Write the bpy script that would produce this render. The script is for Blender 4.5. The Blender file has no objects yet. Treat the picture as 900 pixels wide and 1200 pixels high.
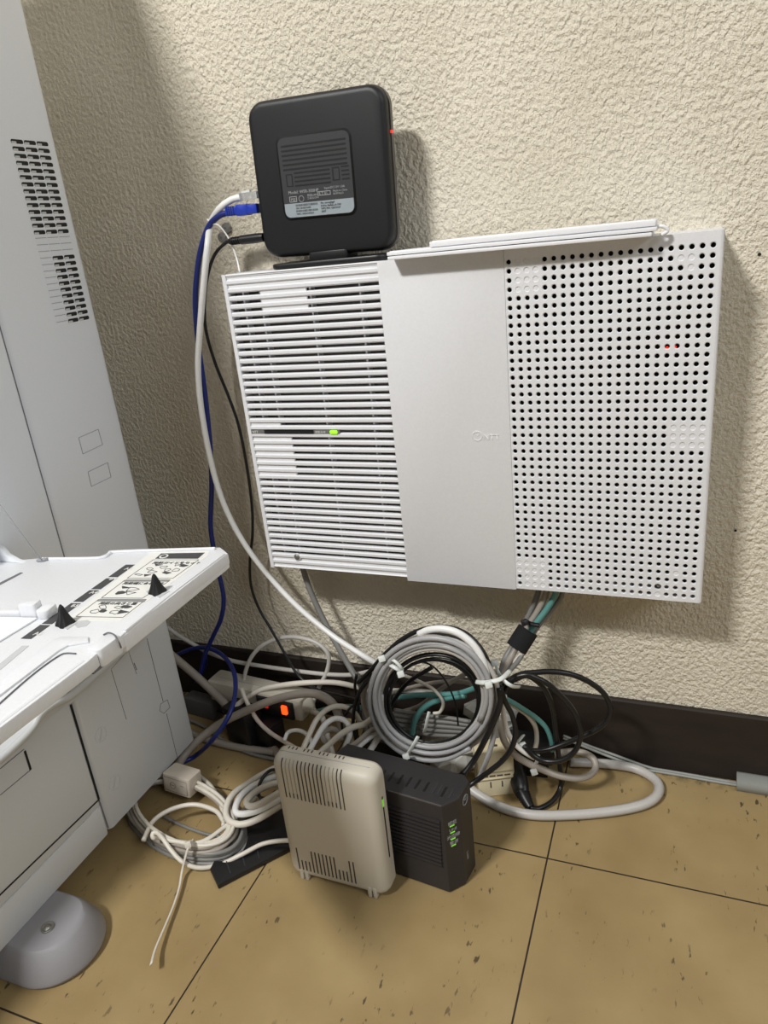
import bpy, math, random
from mathutils import Vector, Matrix
rnd = random.Random(7)
SC = bpy.context.scene
COL = SC.collection
# ---------------------------------------------------------------- camera
D, H = 0.785, 0.648
F = 854.55
# rows: camera right, down, forward in world axes (x right, y into the wall, z up)
CR = Vector((0.92858653, 0.35783687, -0.09838614)).normalized()
CD = Vector((0.04278793, -0.3665718, -0.92940535)).normalized()
CF = CR.cross(CD).normalized()
CAM = Vector((0, -D, H))
cam = bpy.data.cameras.new('camera'); camo = bpy.data.objects.new('camera', cam); COL.objects.link(camo)
camo.matrix_world = Matrix(((CR.x, -CD.x, -CF.x, CAM.x), (CR.y, -CD.y, -CF.y, CAM.y), (CR.z, -CD.z, -CF.z, CAM.z), (0, 0, 0, 1)))
cam.sensor_fit = 'VERTICAL'; cam.sensor_height = 36; cam.lens = 36*F/1200; cam.clip_start = 0.01
SC.camera = camo

def P(px, py, X=None, Y=None, Z=None):
    """world point seen at a photograph pixel on the plane x=X, y=Y or z=Z"""
    r = CR*((px-450)/F) + CD*((py-600)/F) + CF
    if X is not None: t = X/r.x
    elif Y is not None: t = (Y+D)/r.y
    else: t = (Z-H)/r.z
    return CAM + r*t

# ---------------------------------------------------------------- light
w = bpy.data.worlds.new('room_light'); SC.world = w; w.use_nodes = True
bg = w.node_tree.nodes['Background']; bg.inputs[0].default_value = (1.0, 0.95, 0.87, 1); bg.inputs[1].default_value = 0.135
def area(name, loc, target, sx, sy, power, col):
    l = bpy.data.lights.new(name, 'AREA'); l.shape = 'RECTANGLE'; l.size = sx; l.size_y = sy; l.energy = power; l.color = col
    o = bpy.data.objects.new(name, l); COL.objects.link(o); o.location = loc
    o.rotation_euler = (Vector(target)-Vector(loc)).to_track_quat('-Z', 'Y').to_euler(); return o
area('ceiling_tube_light', (-0.95, -1.8, 2.35), (-0.1, 0, 0.4), 0.40, 0.16, 60, (1, 0.985, 0.955))
area('ceiling_panel_light', (2.0, -1.5, 2.3), (-0.4, -0.1, 0.4), 1.3, 0.9, 26, (0.93, 0.965, 1))
SC.view_settings.view_transform = 'Standard'
try: SC.view_settings.look = 'None'
except Exception: pass
SC.view_settings.gamma = 1; SC.view_settings.use_curve_mapping = False
SC.view_settings.exposure = 0.0

# ---------------------------------------------------------------- materials
def lin(c):
    return tuple(((v/255)/12.92 if v/255 <= .04045 else ((v/255+.055)/1.055)**2.4) for v in c)+(1,)
def mat(name, rgb, rough=.45, emit=None, es=0, metal=0, bump=0, bscale=400, alpha=1, trans=0, coat=0):
    m = bpy.data.materials.new(name); m.use_nodes = True; nt = m.node_tree; b = nt.nodes['Principled BSDF']
    n = nt.nodes.new('ShaderNodeTexNoise'); n.inputs['Scale'].default_value = bscale; n.inputs['Detail'].default_value = 3
    tc = nt.nodes.new('ShaderNodeTexCoord'); nt.links.new(tc.outputs['Object'], n.inputs['Vector'])
    mx = nt.nodes.new('ShaderNodeMix'); mx.data_type = 'RGBA'
    c = lin(rgb); mx.inputs[6].default_value = tuple(v*.95 for v in c[:3])+(1,); mx.inputs[7].default_value = tuple(min(1, v*1.05) for v in c[:3])+(1,)
    nt.links.new(n.outputs['Fac'], mx.inputs[0]); nt.links.new(mx.outputs[2], b.inputs['Base Color'])
    b.inputs['Roughness'].default_value = rough; b.inputs['Metallic'].default_value = metal
    if trans: b.inputs['Transmission Weight'].default_value = trans
    if emit: b.inputs['Emission Color'].default_value = lin(emit); b.inputs['Emission Strength'].default_value = es
    if bump:
        bp = nt.nodes.new('ShaderNodeBump'); bp.inputs['Strength'].default_value = bump; bp.inputs['Distance'].default_value = .0006
        nt.links.new(n.outputs['Fac'], bp.inputs['Height']); nt.links.new(bp.outputs[0], b.inputs['Normal'])
    return m
M = {}
M['tower'] = mat('copier_tower_plastic', (226, 230, 236), .42, bump=.15, bscale=1500)
M['copier'] = mat('copier_plastic', (210, 213, 215), .45, bump=.15, bscale=1500)
M['tray'] = mat('copier_tray_plastic', (228, 230, 234), .4)
M['trayedge'] = mat('tray_groove_grey', (196, 198, 200), .5)
M['seam'] = mat('seam_dark', (108, 108, 113), .7)
M['softseam'] = mat('seam_grey', (158, 160, 165), .6)
M['black'] = mat('black_gap', (10, 10, 11), .6)
M['ink'] = mat('label_ink', (70, 70, 72), .6)
M['inkl'] = mat('label_ink_light', (140, 140, 140), .6)
M['labelbg'] = mat('label_cream', (232, 232, 228), .55)
M['white'] = mat('white_plastic', (236, 237, 240), .42)
M['panelw'] = mat('panel_white', (224, 225, 228), .5)
M['inside'] = mat('panel_inside', (112, 110, 108), .8)
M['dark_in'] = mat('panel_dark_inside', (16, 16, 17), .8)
M['router'] = mat('router_black', (13, 15, 19), .45, bump=.2, bscale=2500)
M['router2'] = mat('router_inset', (48, 49, 52), .6)
M['routerside'] = mat('router_side', (84, 80, 78), .35)
M['silver'] = mat('silver_label', (150, 160, 166), .45)
M['print'] = mat('pale_print', (160, 162, 164), .6)
M['blackp'] = mat('black_plastic', (22, 22, 24), .4)
M['onu'] = mat('modem_black', (44, 42, 44), .5, bump=.3, bscale=2500)
M['beige'] = mat('beige_plastic', (197, 191, 177), .5, bump=.1, bscale=1500)
M['slotl'] = mat('slot_light', (158, 151, 138), .7)
M['slot'] = mat('slot_dark', (70, 64, 58), .8)
M['beige2'] = mat('beige_socket', (222, 210, 176), .45)
M['jbox'] = mat('junction_box_beige', (212, 202, 188), .6)
M['grey'] = mat('cable_grey', (165, 165, 166), .38)
M['greyd'] = mat('cable_dark_grey', (126, 125, 122), .42)
M['greyb'] = mat('cable_warm_grey', (158, 150, 140), .42)
M['conduit'] = mat('cable_pale_grey', (190, 187, 182), .38)
M['cwhite'] = mat('cable_white', (236, 236, 234), .35)
M['cwarm'] = mat('cable_warm_white', (216, 210, 198), .4)
M['cblack'] = mat('cable_black', (20, 20, 22), .35)
M['cblue'] = mat('cable_blue', (24, 40, 116), .38)
M['cnavy'] = mat('cable_navy', (30, 38, 92), .42)
M['plugblue'] = mat('plug_blue', (36, 60, 172), .32)
M['teal'] = mat('cable_teal', (90, 146, 142), .4)
M['clear'] = mat('clear_plug', (222, 226, 230), .12, trans=.75)
M['tie'] = mat('tie_white', (222, 226, 222), .35)
M['metal'] = mat('screw_metal', (150, 148, 144), .35, metal=.8)
M['duct'] = mat('duct_grey', (152, 154, 149), .5)
M['green'] = mat('led_green', (140, 230, 40), .4, (150, 235, 30), 1.1)
M['greens'] = mat('led_green_small', (120, 200, 60), .4, (130, 220, 60), .45)
M['red'] = mat('led_red', (230, 40, 30), .4, (255, 40, 25), 1.6)
M['orange'] = mat('switch_orange', (250, 80, 30), .35, (255, 66, 18), 2.4)
M['reddim'] = mat('led_red_dim', (150, 30, 30), .4, (200, 30, 30), .6)
M['paper'] = mat('paper_white', (240, 242, 248), .7)
M['castor'] = mat('castor_grey', (146, 145, 149), .5, bump=.15, bscale=1500)
M['film'] = mat('clear_bag_plastic', (205, 205, 200), .25)
M['greyx'] = mat('box_grey', (98, 98, 98), .6)
M['velcro'] = mat('velcro_black', (18, 18, 20), .9)

def stucco():
    m = bpy.data.materials.new('stucco_wall'); m.use_nodes = True; nt = m.node_tree; N = nt.nodes; L = nt.links; b = N['Principled BSDF']
    tc = N.new('ShaderNodeTexCoord')
    mp = N.new('ShaderNodeMapping'); mp.inputs['Scale'].default_value = (1, 1, .78); L.new(tc.outputs['Object'], mp.inputs[0])
    n1 = N.new('ShaderNodeTexNoise'); n1.inputs['Scale'].default_value = 215; n1.inputs['Detail'].default_value = 4; n1.inputs['Roughness'].default_value = .55; n1.inputs['Distortion'].default_value = 0
    n2 = N.new('ShaderNodeTexNoise'); n2.inputs['Scale'].default_value = 420; n2.inputs['Detail'].default_value = 2
    n3 = N.new('ShaderNodeTexNoise'); n3.inputs['Scale'].default_value = 7; n3.inputs['Detail'].default_value = 4
    for n in (n1, n2, n3): L.new(mp.outputs[0], n.inputs['Vector'])
    r = N.new('ShaderNodeValToRGB'); r.color_ramp.interpolation = 'LINEAR'
    r.color_ramp.elements[0].position = .30; r.color_ramp.elements[1].position = .64
    L.new(n1.outputs['Fac'], r.inputs[0])
    a = N.new('ShaderNodeMath'); a.operation = 'MULTIPLY_ADD'; a.inputs[1].default_value = .22
    L.new(n2.outputs['Fac'], a.inputs[0]); L.new(r.outputs['Color'], a.inputs[2])
    bp = N.new('ShaderNodeBump'); bp.inputs['Strength'].default_value = .8; bp.inputs['Distance'].default_value = .0034
    L.new(a.outputs[0], bp.inputs['Height']); L.new(bp.outputs[0], b.inputs['Normal'])
    cr = N.new('ShaderNodeValToRGB'); cr.color_ramp.elements[0].position = .3; cr.color_ramp.elements[0].color = lin((222, 213, 192)); cr.color_ramp.elements[1].position = .75; cr.color_ramp.elements[1].color = lin((238, 230, 212))
    L.new(n3.outputs['Fac'], cr.inputs[0]); L.new(cr.outputs[0], b.inputs['Base Color'])
    b.inputs['Roughness'].default_value = .55
    return m
def floor_mat():
    m = bpy.data.materials.new('vinyl_floor_tiles'); m.use_nodes = True; nt = m.node_tree; N = nt.nodes; L = nt.links; b = N['Principled BSDF']
    tc = N.new('ShaderNodeTexCoord'); s = N.new('ShaderNodeSeparateXYZ'); L.new(tc.outputs['Object'], s.inputs[0])
    def mth(op, a, bb=None, cc=None):
        n = N.new('ShaderNodeMath'); n.operation = op
        for i, v in enumerate((a, bb, cc)):
            if v is None: continue
            if isinstance(v, (int, float)): n.inputs[i].default_value = v
            else: L.new(v, n.inputs[i])
        return n.outputs[0]
    def line(o, off, pitch, wd):
        t = mth('FRACT', mth('ADD', mth('DIVIDE', mth('ADD', o, off), pitch), .5))
        d = mth('MULTIPLY', mth('ABSOLUTE', mth('SUBTRACT', t, .5)), pitch)
        return mth('LESS_THAN', d, wd)
    lx = line(s.outputs[0], .111, .2985, .0009); ly = line(s.outputs[1], .180, .3135, .0009)
    ln = mth('MAXIMUM', lx, ly)
    n1 = N.new('ShaderNodeTexNoise'); n1.inputs['Scale'].default_value = 9; n1.inputs['Detail'].default_value = 6; L.new(tc.outputs['Object'], n1.inputs['Vector'])
    cr = N.new('ShaderNodeValToRGB'); e = cr.color_ramp.elements
    e[0].position = .3; e[0].color = lin((146, 124, 84)); e[1].position = .72; e[1].color = lin((168, 146, 103)); L.new(n1.outputs['Fac'], cr.inputs[0])
    # scuffs and specks of dirt
    mp = N.new('ShaderNodeMapping'); mp.inputs['Scale'].default_value = (1, .38, 1); mp.inputs['Rotation'].default_value = (0, 0, .5); L.new(tc.outputs['Object'], mp.inputs[0])
    n2 = N.new('ShaderNodeTexNoise'); n2.inputs['Scale'].default_value = 170; n2.inputs['Detail'].default_value = 5; L.new(mp.outputs[0], n2.inputs['Vector'])
    n3 = N.new('ShaderNodeTexNoise'); n3.inputs['Scale'].default_value = 14; L.new(tc.outputs['Object'], n3.inputs['Vector'])
    r2 = N.new('ShaderNodeValToRGB'); r2.color_ramp.elements[0].position = .63; r2.color_ramp.elements[1].position = .67; L.new(n2.outputs['Fac'], r2.inputs[0])
    r3 = N.new('ShaderNodeValToRGB'); r3.color_ramp.elements[0].position = .48; r3.color_ramp.elements[1].position = .6; L.new(n3.outputs['Fac'], r3.inputs[0])
    dirt = mth('MULTIPLY', mth('MULTIPLY', r2.outputs[0], r3.outputs[0]), .8)
    # darker grime along the wall edge
    eg = N.new('ShaderNodeMapRange'); eg.inputs[1].default_value = -.028; eg.inputs[2].default_value = -.012; L.new(s.outputs[1], eg.inputs[0])
    n4 = N.new('ShaderNodeTexNoise'); n4.inputs['Scale'].default_value = 60; n4.inputs['Detail'].default_value = 5; L.new(tc.outputs['Object'], n4.inputs['Vector'])
    r4 = N.new('ShaderNodeValToRGB'); r4.color_ramp.elements[0].position = .45; r4.color_ramp.elements[1].position = .58; L.new(n4.outputs['Fac'], r4.inputs[0])
    grime = mth('MULTIPLY', mth('MULTIPLY', eg.outputs[0], r4.outputs[0]), .7)
    fac = mth('MINIMUM', mth('MAXIMUM', mth('MAXIMUM', dirt, grime), ln), 1.0)
    mx = N.new('ShaderNodeMix'); mx.data_type = 'RGBA'; L.new(fac, mx.inputs[0]); L.new(cr.outputs[0], mx.inputs[6]); mx.inputs[7].default_value = lin((46, 36, 26))
    L.new(mx.outputs[2], b.inputs['Base Color'])
    rr = N.new('ShaderNodeMapRange'); rr.inputs[3].default_value = .34; rr.inputs[4].default_value = .55; L.new(n1.outputs['Fac'], rr.inputs[0]); L.new(rr.outputs[0], b.inputs['Roughness'])
    bp = N.new('ShaderNodeBump'); bp.inputs['Strength'].default_value = .5; bp.inputs['Distance'].default_value = .0006; bp.invert = True
    L.new(ln, bp.inputs['Height']); L.new(bp.outputs[0], b.inputs['Normal'])
    return m
def skirting_mat():
    m = bpy.data.materials.new('dark_brown_skirting'); m.use_nodes = True; nt = m.node_tree; N = nt.nodes; L = nt.links; b = N['Principled BSDF']
    tc = N.new('ShaderNodeTexCoord'); mp = N.new('ShaderNodeMapping'); mp.inputs['Scale'].default_value = (.3, 1, 1); L.new(tc.outputs['Object'], mp.inputs[0])
    n = N.new('ShaderNodeTexNoise'); n.inputs['Scale'].default_value = 60; n.inputs['Detail'].default_value = 5; L.new(mp.outputs[0], n.inputs['Vector'])
    cr = N.new('ShaderNodeValToRGB'); e = cr.color_ramp.elements; e[0].position = .3; e[0].color = lin((28, 20, 15)); e[1].position = .85; e[1].color = lin((44, 33, 25)); L.new(n.outputs['Fac'], cr.inputs[0])
    L.new(cr.outputs[0], b.inputs['Base Color']); b.inputs['Roughness'].default_value = .7
    return m
M['stucco'] = stucco(); M['floor'] = floor_mat(); M['skirt'] = skirting_mat()

# ---------------------------------------------------------------- mesh builder
class MB:
    def __init__(s): s.v = []; s.f = []; s.m = []; s.sm = []; s.mats = []; s.cur = 0; s.smooth = False
    def use(s, key, smooth=None):
        if key not in s.mats: s.mats.append(key)
        s.cur = s.mats.index(key)
        if smooth is not None: s.smooth = smooth
        return s
    def face(s, idx): s.f.append(tuple(idx)); s.m.append(s.cur); s.sm.append(s.smooth)
    def add(s, pts): b = len(s.v); s.v += [Vector(p) for p in pts]; return b
    def box(s, a, c, fr=None):
        x0, y0, z0 = a; x1, y1, z1 = c
        pts = [(x0,y0,z0),(x1,y0,z0),(x1,y1,z0),(x0,y1,z0),(x0,y0,z1),(x1,y0,z1),(x1,y1,z1),(x0,y1,z1)]
        if fr: pts = [fr @ Vector(p) for p in pts]
        b = s.add(pts)
        for q in ((3,2,1,0),(4,5,6,7),(0,1,5,4),(1,2,6,5),(2,3,7,6),(3,0,4,7)): s.face([b+i for i in q])
        return s
    def loft(s, rings, cap0=True, cap1=True, closed=False):
        n = len(rings[0]); base = [s.add(r) for r in rings]; k = len(rings)
        for i in range(k if closed else k-1):
            a = base[i]; b = base[(i+1) % k]
            for j in range(n): s.face((a+j, a+(j+1) % n, b+(j+1) % n, b+j))
        if not closed:
            if cap0: s.face([base[0]+j for j in reversed(range(n))])
            if cap1: s.face([base[-1]+j for j in range(n)])
        return s
    def prism(s, poly, h, fr, bev=0):
        """poly in local xy, extruded along local z from 0 to h, optional bevel on both rims"""
        n = len(poly)
        def off(d):
            if d == 0: return poly
            cx = sum(p[0] for p in poly)/n; cy = sum(p[1] for p in poly)/n
            out = []
            for i in range(n):
                p0 = Vector(poly[i-1]); p = Vector(poly[i]); p1 = Vector(poly[(i+1) % n])
                e0 = (p-p0); e1 = (p1-p)
                n0 = Vector((-e0.y, e0.x)); n1 = Vector((-e1.y, e1.x))
                nn = (n0.normalized() if n0.length else n0)+(n1.normalized() if n1.length else n1)
                if nn.length < 1e-9: nn = n0
                nn.normalize(); c = max(.4, nn.dot(n1.normalized() if n1.length else nn))
                out.append((p.x+nn.x*d/c, p.y+nn.y*d/c))
            return out
        ar = sum(poly[i-1][0]*poly[i][1]-poly[i][0]*poly[i-1][1] for i in range(n))
        if ar < 0: poly = list(reversed(poly))
        if bev:
            lv = [(bev, 0), (bev*.3, bev*.3), (0, bev), (0, h-bev), (bev*.3, h-bev*.3), (bev, h)]
        else: lv = [(0, 0), (0, h)]
        rings = [[fr @ Vector((x, y, z)) for x, y in off(d)] for d, z in lv]
        return s.loft(rings)
    def tube(s, pts, r, n=8, flat=1.0, cap=True):
        k = len(pts); T = []
        for i in range(k):
            t = (pts[min(i+1, k-1)]-pts[max(i-1, 0)])
            T.append(t.normalized() if t.length > 1e-9 else Vector((0, 0, 1)))
        u = T[0].orthogonal().normalized(); rings = []
        for i in range(k):
            u = (u-T[i]*u.dot(T[i]));
            u = u.normalized() if u.length > 1e-9 else T[i].orthogonal().normalized()
            w_ = T[i].cross(u); rr = r[i] if isinstance(r, (list, tuple)) else r
            rings.append([pts[i]+(u*math.cos(2*math.pi*j/n)+w_*math.sin(2*math.pi*j/n)*flat)*rr for j in range(n)])
        return s.loft(rings, cap, cap)
    def lathe(s, prof, fr, n=24):
        rings = [[fr @ Vector((r*math.cos(2*math.pi*j/n), r*math.sin(2*math.pi*j/n), z)) for j in range(n)] for r, z in prof]
        return s.loft(rings)
    def text(s, body, fr, size, h=.0002, align='LEFT'):
        cu = bpy.data.curves.new('t', 'FONT'); cu.body = body; cu.size = size; cu.extrude = h/2; cu.align_x = align; cu.resolution_u = 2
        o = bpy.data.objects.new('t', cu); COL.objects.link(o); bpy.context.view_layer.update()
        me = bpy.data.meshes.new_from_object(o.evaluated_get(bpy.context.evaluated_depsgraph_get()))
        b = s.add([fr @ v.co for v in me.vertices])
        for p in me.polygons: s.face([b+i for i in p.vertices])
        bpy.data.objects.remove(o); bpy.data.meshes.remove(me); bpy.data.curves.remove(cu)
        return s
    def build(s, name, parent=None, origin=None, angle=None):
        org = Vector(origin) if origin is not None else (wloc(parent) if parent else None)
        if org is None:
            xs = [v.x for v in s.v]; ys = [v.y for v in s.v]; zs = [v.z for v in s.v]
            org = Vector(((min(xs)+max(xs))/2, (min(ys)+max(ys))/2, min(zs)))
        me = bpy.data.meshes.new(name); me.from_pydata([tuple(v-org) for v in s.v], [], s.f)
        for k in s.mats: me.materials.append(M[k])
        me.polygons.foreach_set('material_index', s.m); me.polygons.foreach_set('use_smooth', s.sm); me.update()
        if any(s.sm) and angle:
            try: me.set_sharp_from_angle(angle=angle)
            except Exception: pass
        o = bpy.data.objects.new(name, me); COL.objects.link(o)
        if parent: o.parent = parent; o.location = org-wloc(parent)
        else: o.location = org
        return o
WL = {}
def wloc(o):
    p = Vector((0, 0, 0))
    while o: p += Vector(o.location); o = o.parent
    return p
def frame(o, x, y):
    x = Vector(x).normalized(); y = Vector(y); z = x.cross(y).normalized(); y = z.cross(x)
    return Matrix(((x.x, y.x, z.x, o[0]), (x.y, y.y, z.y, o[1]), (x.z, y.z, z.z, o[2]), (0, 0, 0, 1)))
def rrect(x0, y0, x1, y1, r, n=6):
    out = []
    for cx, cy, a0 in ((x1-r, y0+r, -90), (x1-r, y1-r, 0), (x0+r, y1-r, 90), (x0+r, y0+r, 180)):
        for i in range(n+1):
            a = math.radians(a0+90*i/n); out.append((cx+r*math.cos(a), cy+r*math.sin(a)))
    return out
def thing(name, loc, label, cat, group=None):
    o = bpy.data.objects.new(name, None); COL.objects.link(o); o.location = loc; o.empty_display_size = .02
    return tag(o, label, cat, group)
def tag(o, label, cat, group=None, kind=None):
    if label: o['label'] = label
    if cat: o['category'] = cat
    if group: o['group'] = group
    if kind: o['kind'] = kind
    return o
def structure(o): o['kind'] = 'structure'; return o

def pt(e):
    if isinstance(e, Vector): return e
    px, py, d = e
    return P(px, py, Y=d) if d < 0 else P(px, py, Z=d)
def spline(pts, sub=7, closed=False):
    pts = [pt(p) for p in pts]; n = len(pts); out = []
    # centripetal-ish catmull rom
    for i in range(n-1):
        p0 = pts[i-1] if i > 0 else pts[0]*2-pts[1]
        p1, p2 = pts[i], pts[i+1]
        p3 = pts[i+2] if i+2 < n else pts[-1]*2-pts[-2]
        for k in range(sub):
            t = k/sub
            out.append(.5*((2*p1)+(-p0+p2)*t+(2*p0-5*p1+4*p2-p3)*t*t+(-p0+3*p1-3*p2+p3)*t*t*t))
    out.append(pts[-1]); return out
def cable(name, pts, r, m, label, cat='cable', group=None, sub=7, floor=True, flat=1.0, n=8):
    q = spline(pts, sub)
    if floor:
        for v in q: v.z = max(v.z, r*(1 if flat == 1 else flat)+.0004)
    mb = MB().use(m, True); mb.tube(q, r, n=n, flat=flat); o = mb.build(name)
    return tag(o, label, cat, group)

# ================================================================ SETTING
mb = MB().use('floor'); mb.box((-2.2, -2.2, -.05), (1.8, .02, 0)); structure(mb.build('floor', origin=(0, 0, 0)))
mb = MB().use('stucco'); mb.box((-2.2, 0, 0), (1.8, .1, 2.5)); structure(mb.build('wall_back', origin=(0, 0, 0)))
BBT = .0925
mb = MB().use('skirt'); mb.prism([(-.006, 0), (0, 0), (0, BBT), (-.0045, BBT), (-.006, BBT-.002)], 4.0, frame((-2.2, 0, 0), (0, 1, 0), (0, 0, 1)))
structure(mb.build('baseboard_back', origin=(0, 0, 0)))
for i, (px, py, r, lab) in enumerate(((890, 298, .0016, 'small dark nail hole in the stucco above the others'), (862, 622, .0014, 'small dark nail hole in the stucco right of the panel'))):
    c = P(px, py, Y=-.0008); mb = MB().use('black', True); mb.lathe([(r*.6, 0), (r, .0006), (r*.4, .0012)], frame(c+Vector((0, .001, 0)), (1, 0, 0), (0, 0, 1)), 9)
    tag(mb.build('nail_hole'), lab, 'nail hole')

# ================================================================ COPIER
XT, YB = -.589, -.139
cop = thing('office_copier', (-.85, -.45, 0), 'large white office copier with open side tray at left', 'copier')
YZ = lambda y, z: P  # noqa
def side_fr(x=XT): return frame((x, 0, 0), (0, 1, 0), (0, 0, 1))     # local x = world y, local y = world z, local z = +x
# body lower
mb = MB().use('copier', True)
mb.prism(rrect(-1.15, -.31+.0008, XT, YB, .007), 1, Matrix()) if 0 else None
def vbox(mb, x0, x1, y0, y1, z0, z1, r=.006, bev=.001):
    mb.prism(rrect(x0, y0, x1, y1, r, 5), z1-z0, frame((0, 0, z0), (1, 0, 0), (0, 1, 0)), bev); return mb
ZBOT = .036
mb = MB().use('copier', True); vbox(mb, -1.15, XT, -.3085, YB, ZBOT, .300, .007); mb.build('rear_cover', cop, angle=.6)
mb = MB().use('copier', True)
vbox(mb, -1.15, XT+.0005, -.95, -.3112, .078, .217, .004); mb.build('front_cover', cop, angle=.6)
mb = MB().use('copier', True); vbox(mb, -1.15, XT+.0005, -.95, -.3112, ZBOT, .0765, .004); mb.build('base_cover', cop, angle=.6)
mb = MB().use('copier'); mb.box((-1.15, -.95, .2175), (XT-.035, -.31, .30)); mb.box((-1.14, -.94, .04), (XT-.01, -.30, .216)); mb.build('inner_body', cop)
# curved rim over the front cover, just under the tray
rim = [P(0, 890, X=XT+.003), P(20, 872, X=XT+.003), P(38, 853, X=XT+.003), P(47, 838, X=XT+.003), P(62, 826, X=XT+.003), P(82, 816, X=XT+.003), P(105, 797, X=XT+.003), P(143, 764, X=XT+.003), P(172, 740, X=XT+.003)]
q = spline([P(-60, 940, X=XT+.003)]+rim)
mb = MB().use('copier', True); mb.tube(q, .0042, n=10)
base = mb.add([v+Vector((-.002, 0, 0)) for v in q]+[Vector((XT-.002, v.y, .216 if v.z > .2 else v.z)) for v in q])
mb.build('rim_moulding', cop)
# fill strip between the rim and the lower covers
mb = MB().use('copier'); lo = []; hi = []
for v in q:
    lo.append((v.y, .214)); hi.append((v.y, max(.2145, v.z)))
n = len(q); b = mb.add([Vector((XT+.0003, y, z)) for y, z in lo]+[Vector((XT+.0003, y, z)) for y, z in hi]+[Vector((XT-.036, y, z)) for y, z in lo]+[Vector((XT-.036, y, z)) for y, z in hi])
for i in range(n-1):
    mb.face((b+i, b+i+1, b+n+i+1, b+n+i)); mb.face((b+n+i, b+n+i+1, b+3*n+i+1, b+3*n+i)); mb.face((b+2*n+i+1, b+2*n+i, b+3*n+i, b+3*n+i+1))
mb.build('rim_backing', cop)
# tower
mb = MB().use('tower', True); vbox(mb, -1.15, XT, -.2655, YB, .300, 1.05, .008); mb.build('rear_tower', cop, angle=.6)
mb = MB().use('tower', True); vbox(mb, -1.15, XT, -.375, -.267, .300, 1.05, .002); mb.build('scanner_column', cop, angle=.6)
mb = MB().use('seam'); mb.box((-1.1, -.268, .301), (XT-.003, -.264, 1.045)); mb.build('column_gap', cop)
# vents
mb = MB()
fr = side_fr()
for r in range(28):
    z = .7618-r*.00617
    for c in range(3):
        y0 = -.1985+c*.0158; blind = (14 <= r <= 16) or (r > 16 and c == 0) or (r == 27 and c == 0)
        if blind:
            mb.use('softseam'); mb.box((y0, z+.0008, 0), (y0+.0142, z+.0014, .0003), fr)
            mb.use('white'); mb.box((y0, z-.0016, 0), (y0+.0142, z-.0011, .0004), fr)
        else:
            mb.use('black'); mb.prism(rrect(y0, z-.0018, y0+.0145, z+.0020, .0017, 3), .0003, fr)
            mb.use('white'); mb.box((y0+.0006, z-.0026, 0), (y0+.0136, z-.0018, .0005), fr); mb.use('trayedge'); mb.box((y0+.0004, z-.0017, 0), (y0+.0060, z+.0002, .0004), fr)
mb.build('vent_grille', cop)
def ln_x(mb, pts, wd, x=XT, h=.0004):
    """thin joint line along pixels on the plane x"""
    for a, c in zip(pts[:-1], pts[1:]):
        A = P(a[0], a[1], X=x); C = P(c[0], c[1], X=x); d = (C-A)
        f = frame(A, d, (0, 1, 0) if abs(d.y) < abs(d.z) else (0, 0, 1))
        if f.to_3x3().col[2].x < 0:
            f = frame(A, d, (0, -1, 0) if abs(d.y) < abs(d.z) else (0, 0, -1))
        mb.box((0, -wd/2, -h), (d.length, wd/2, h), f)
mb = MB().use('softseam')
ln_x(mb, [(92, 513), (115, 503), (120, 521), (97, 532), (92, 513)], .0006)
ln_x(mb, [(103, 553), (126, 542), (130, 559), (107, 570), (103, 553)], .0006)
mb.build('knockout_panel', cop)
mb = MB().use('seam')
ln_x(mb, [(172, 748), (191, 822)], .0007); ln_x(mb, [(195, 836), (208, 889)], .0006)
ln_x(mb, [(188, 825), (196, 820), (199, 829), (192, 836), (187, 833), (188, 825)], .0005)
mb.build('cover_seam', cop); mb = MB().use('seam'); ln_x(mb, [(150, 762), (130, 784)], .0005); ln_x(mb, [(150, 762), (160, 790)], .0004); ln_x(mb, [(130, 784), (148, 843)], .0004)
ln_x(mb, [(157, 777), (160, 785)], .0011)
mb.build('cover_seam', cop); mb = MB().use('seam'); ln_x(mb, [(116, 937), (127, 970)], .0008)
mb.build('cover_seam', cop)
for px, py, sy in ((118, 861, 1), (134, 917, 1), (100, 800, .8)):
    mb = MB().use('trayedge', False)
    c = P(px, py, X=XT); f = frame(c, (0, 1, 0), (0, 0, 1))
    ring = [Vector((.0085*math.cos(a*math.pi/12), .0085*math.sin(a*math.pi/12), .0001)) for a in range(25)]
    for a_, b_ in zip(ring[:-1], ring[1:]):
        d = b_-a_; ff = f @ frame(a_, d, (d.y, -d.x, 0)); mb.box((0, -.0002, -.0003), (d.length*1.05, .0002, .0003), ff)
    mb.box((-.001, -.007, 0), (.001, .007, .0004), f @ Matrix.Rotation(-.5, 4, 'Z'))
    mb.build('screw_cover', cop)
mb = MB().use('black'); ln_x(mb, [(83, 826), (116, 937)], .0024, XT+.0006); ln_x(mb, [(-20, 1068), (116, 937)], .0015, XT+.0008); mb.build('panel_gap', cop)
mb = MB().use('seam'); ln_x(mb, [(0, 901), (28, 878)], .0005, XT+.0008); ln_x(mb, [(0, 932), (36, 902)], .0004, XT+.0008)
mb.use('black'); ln_x(mb, [(29, 880), (36, 902)], .0022, XT+.0008); mb.build('door_grip', cop)
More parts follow.
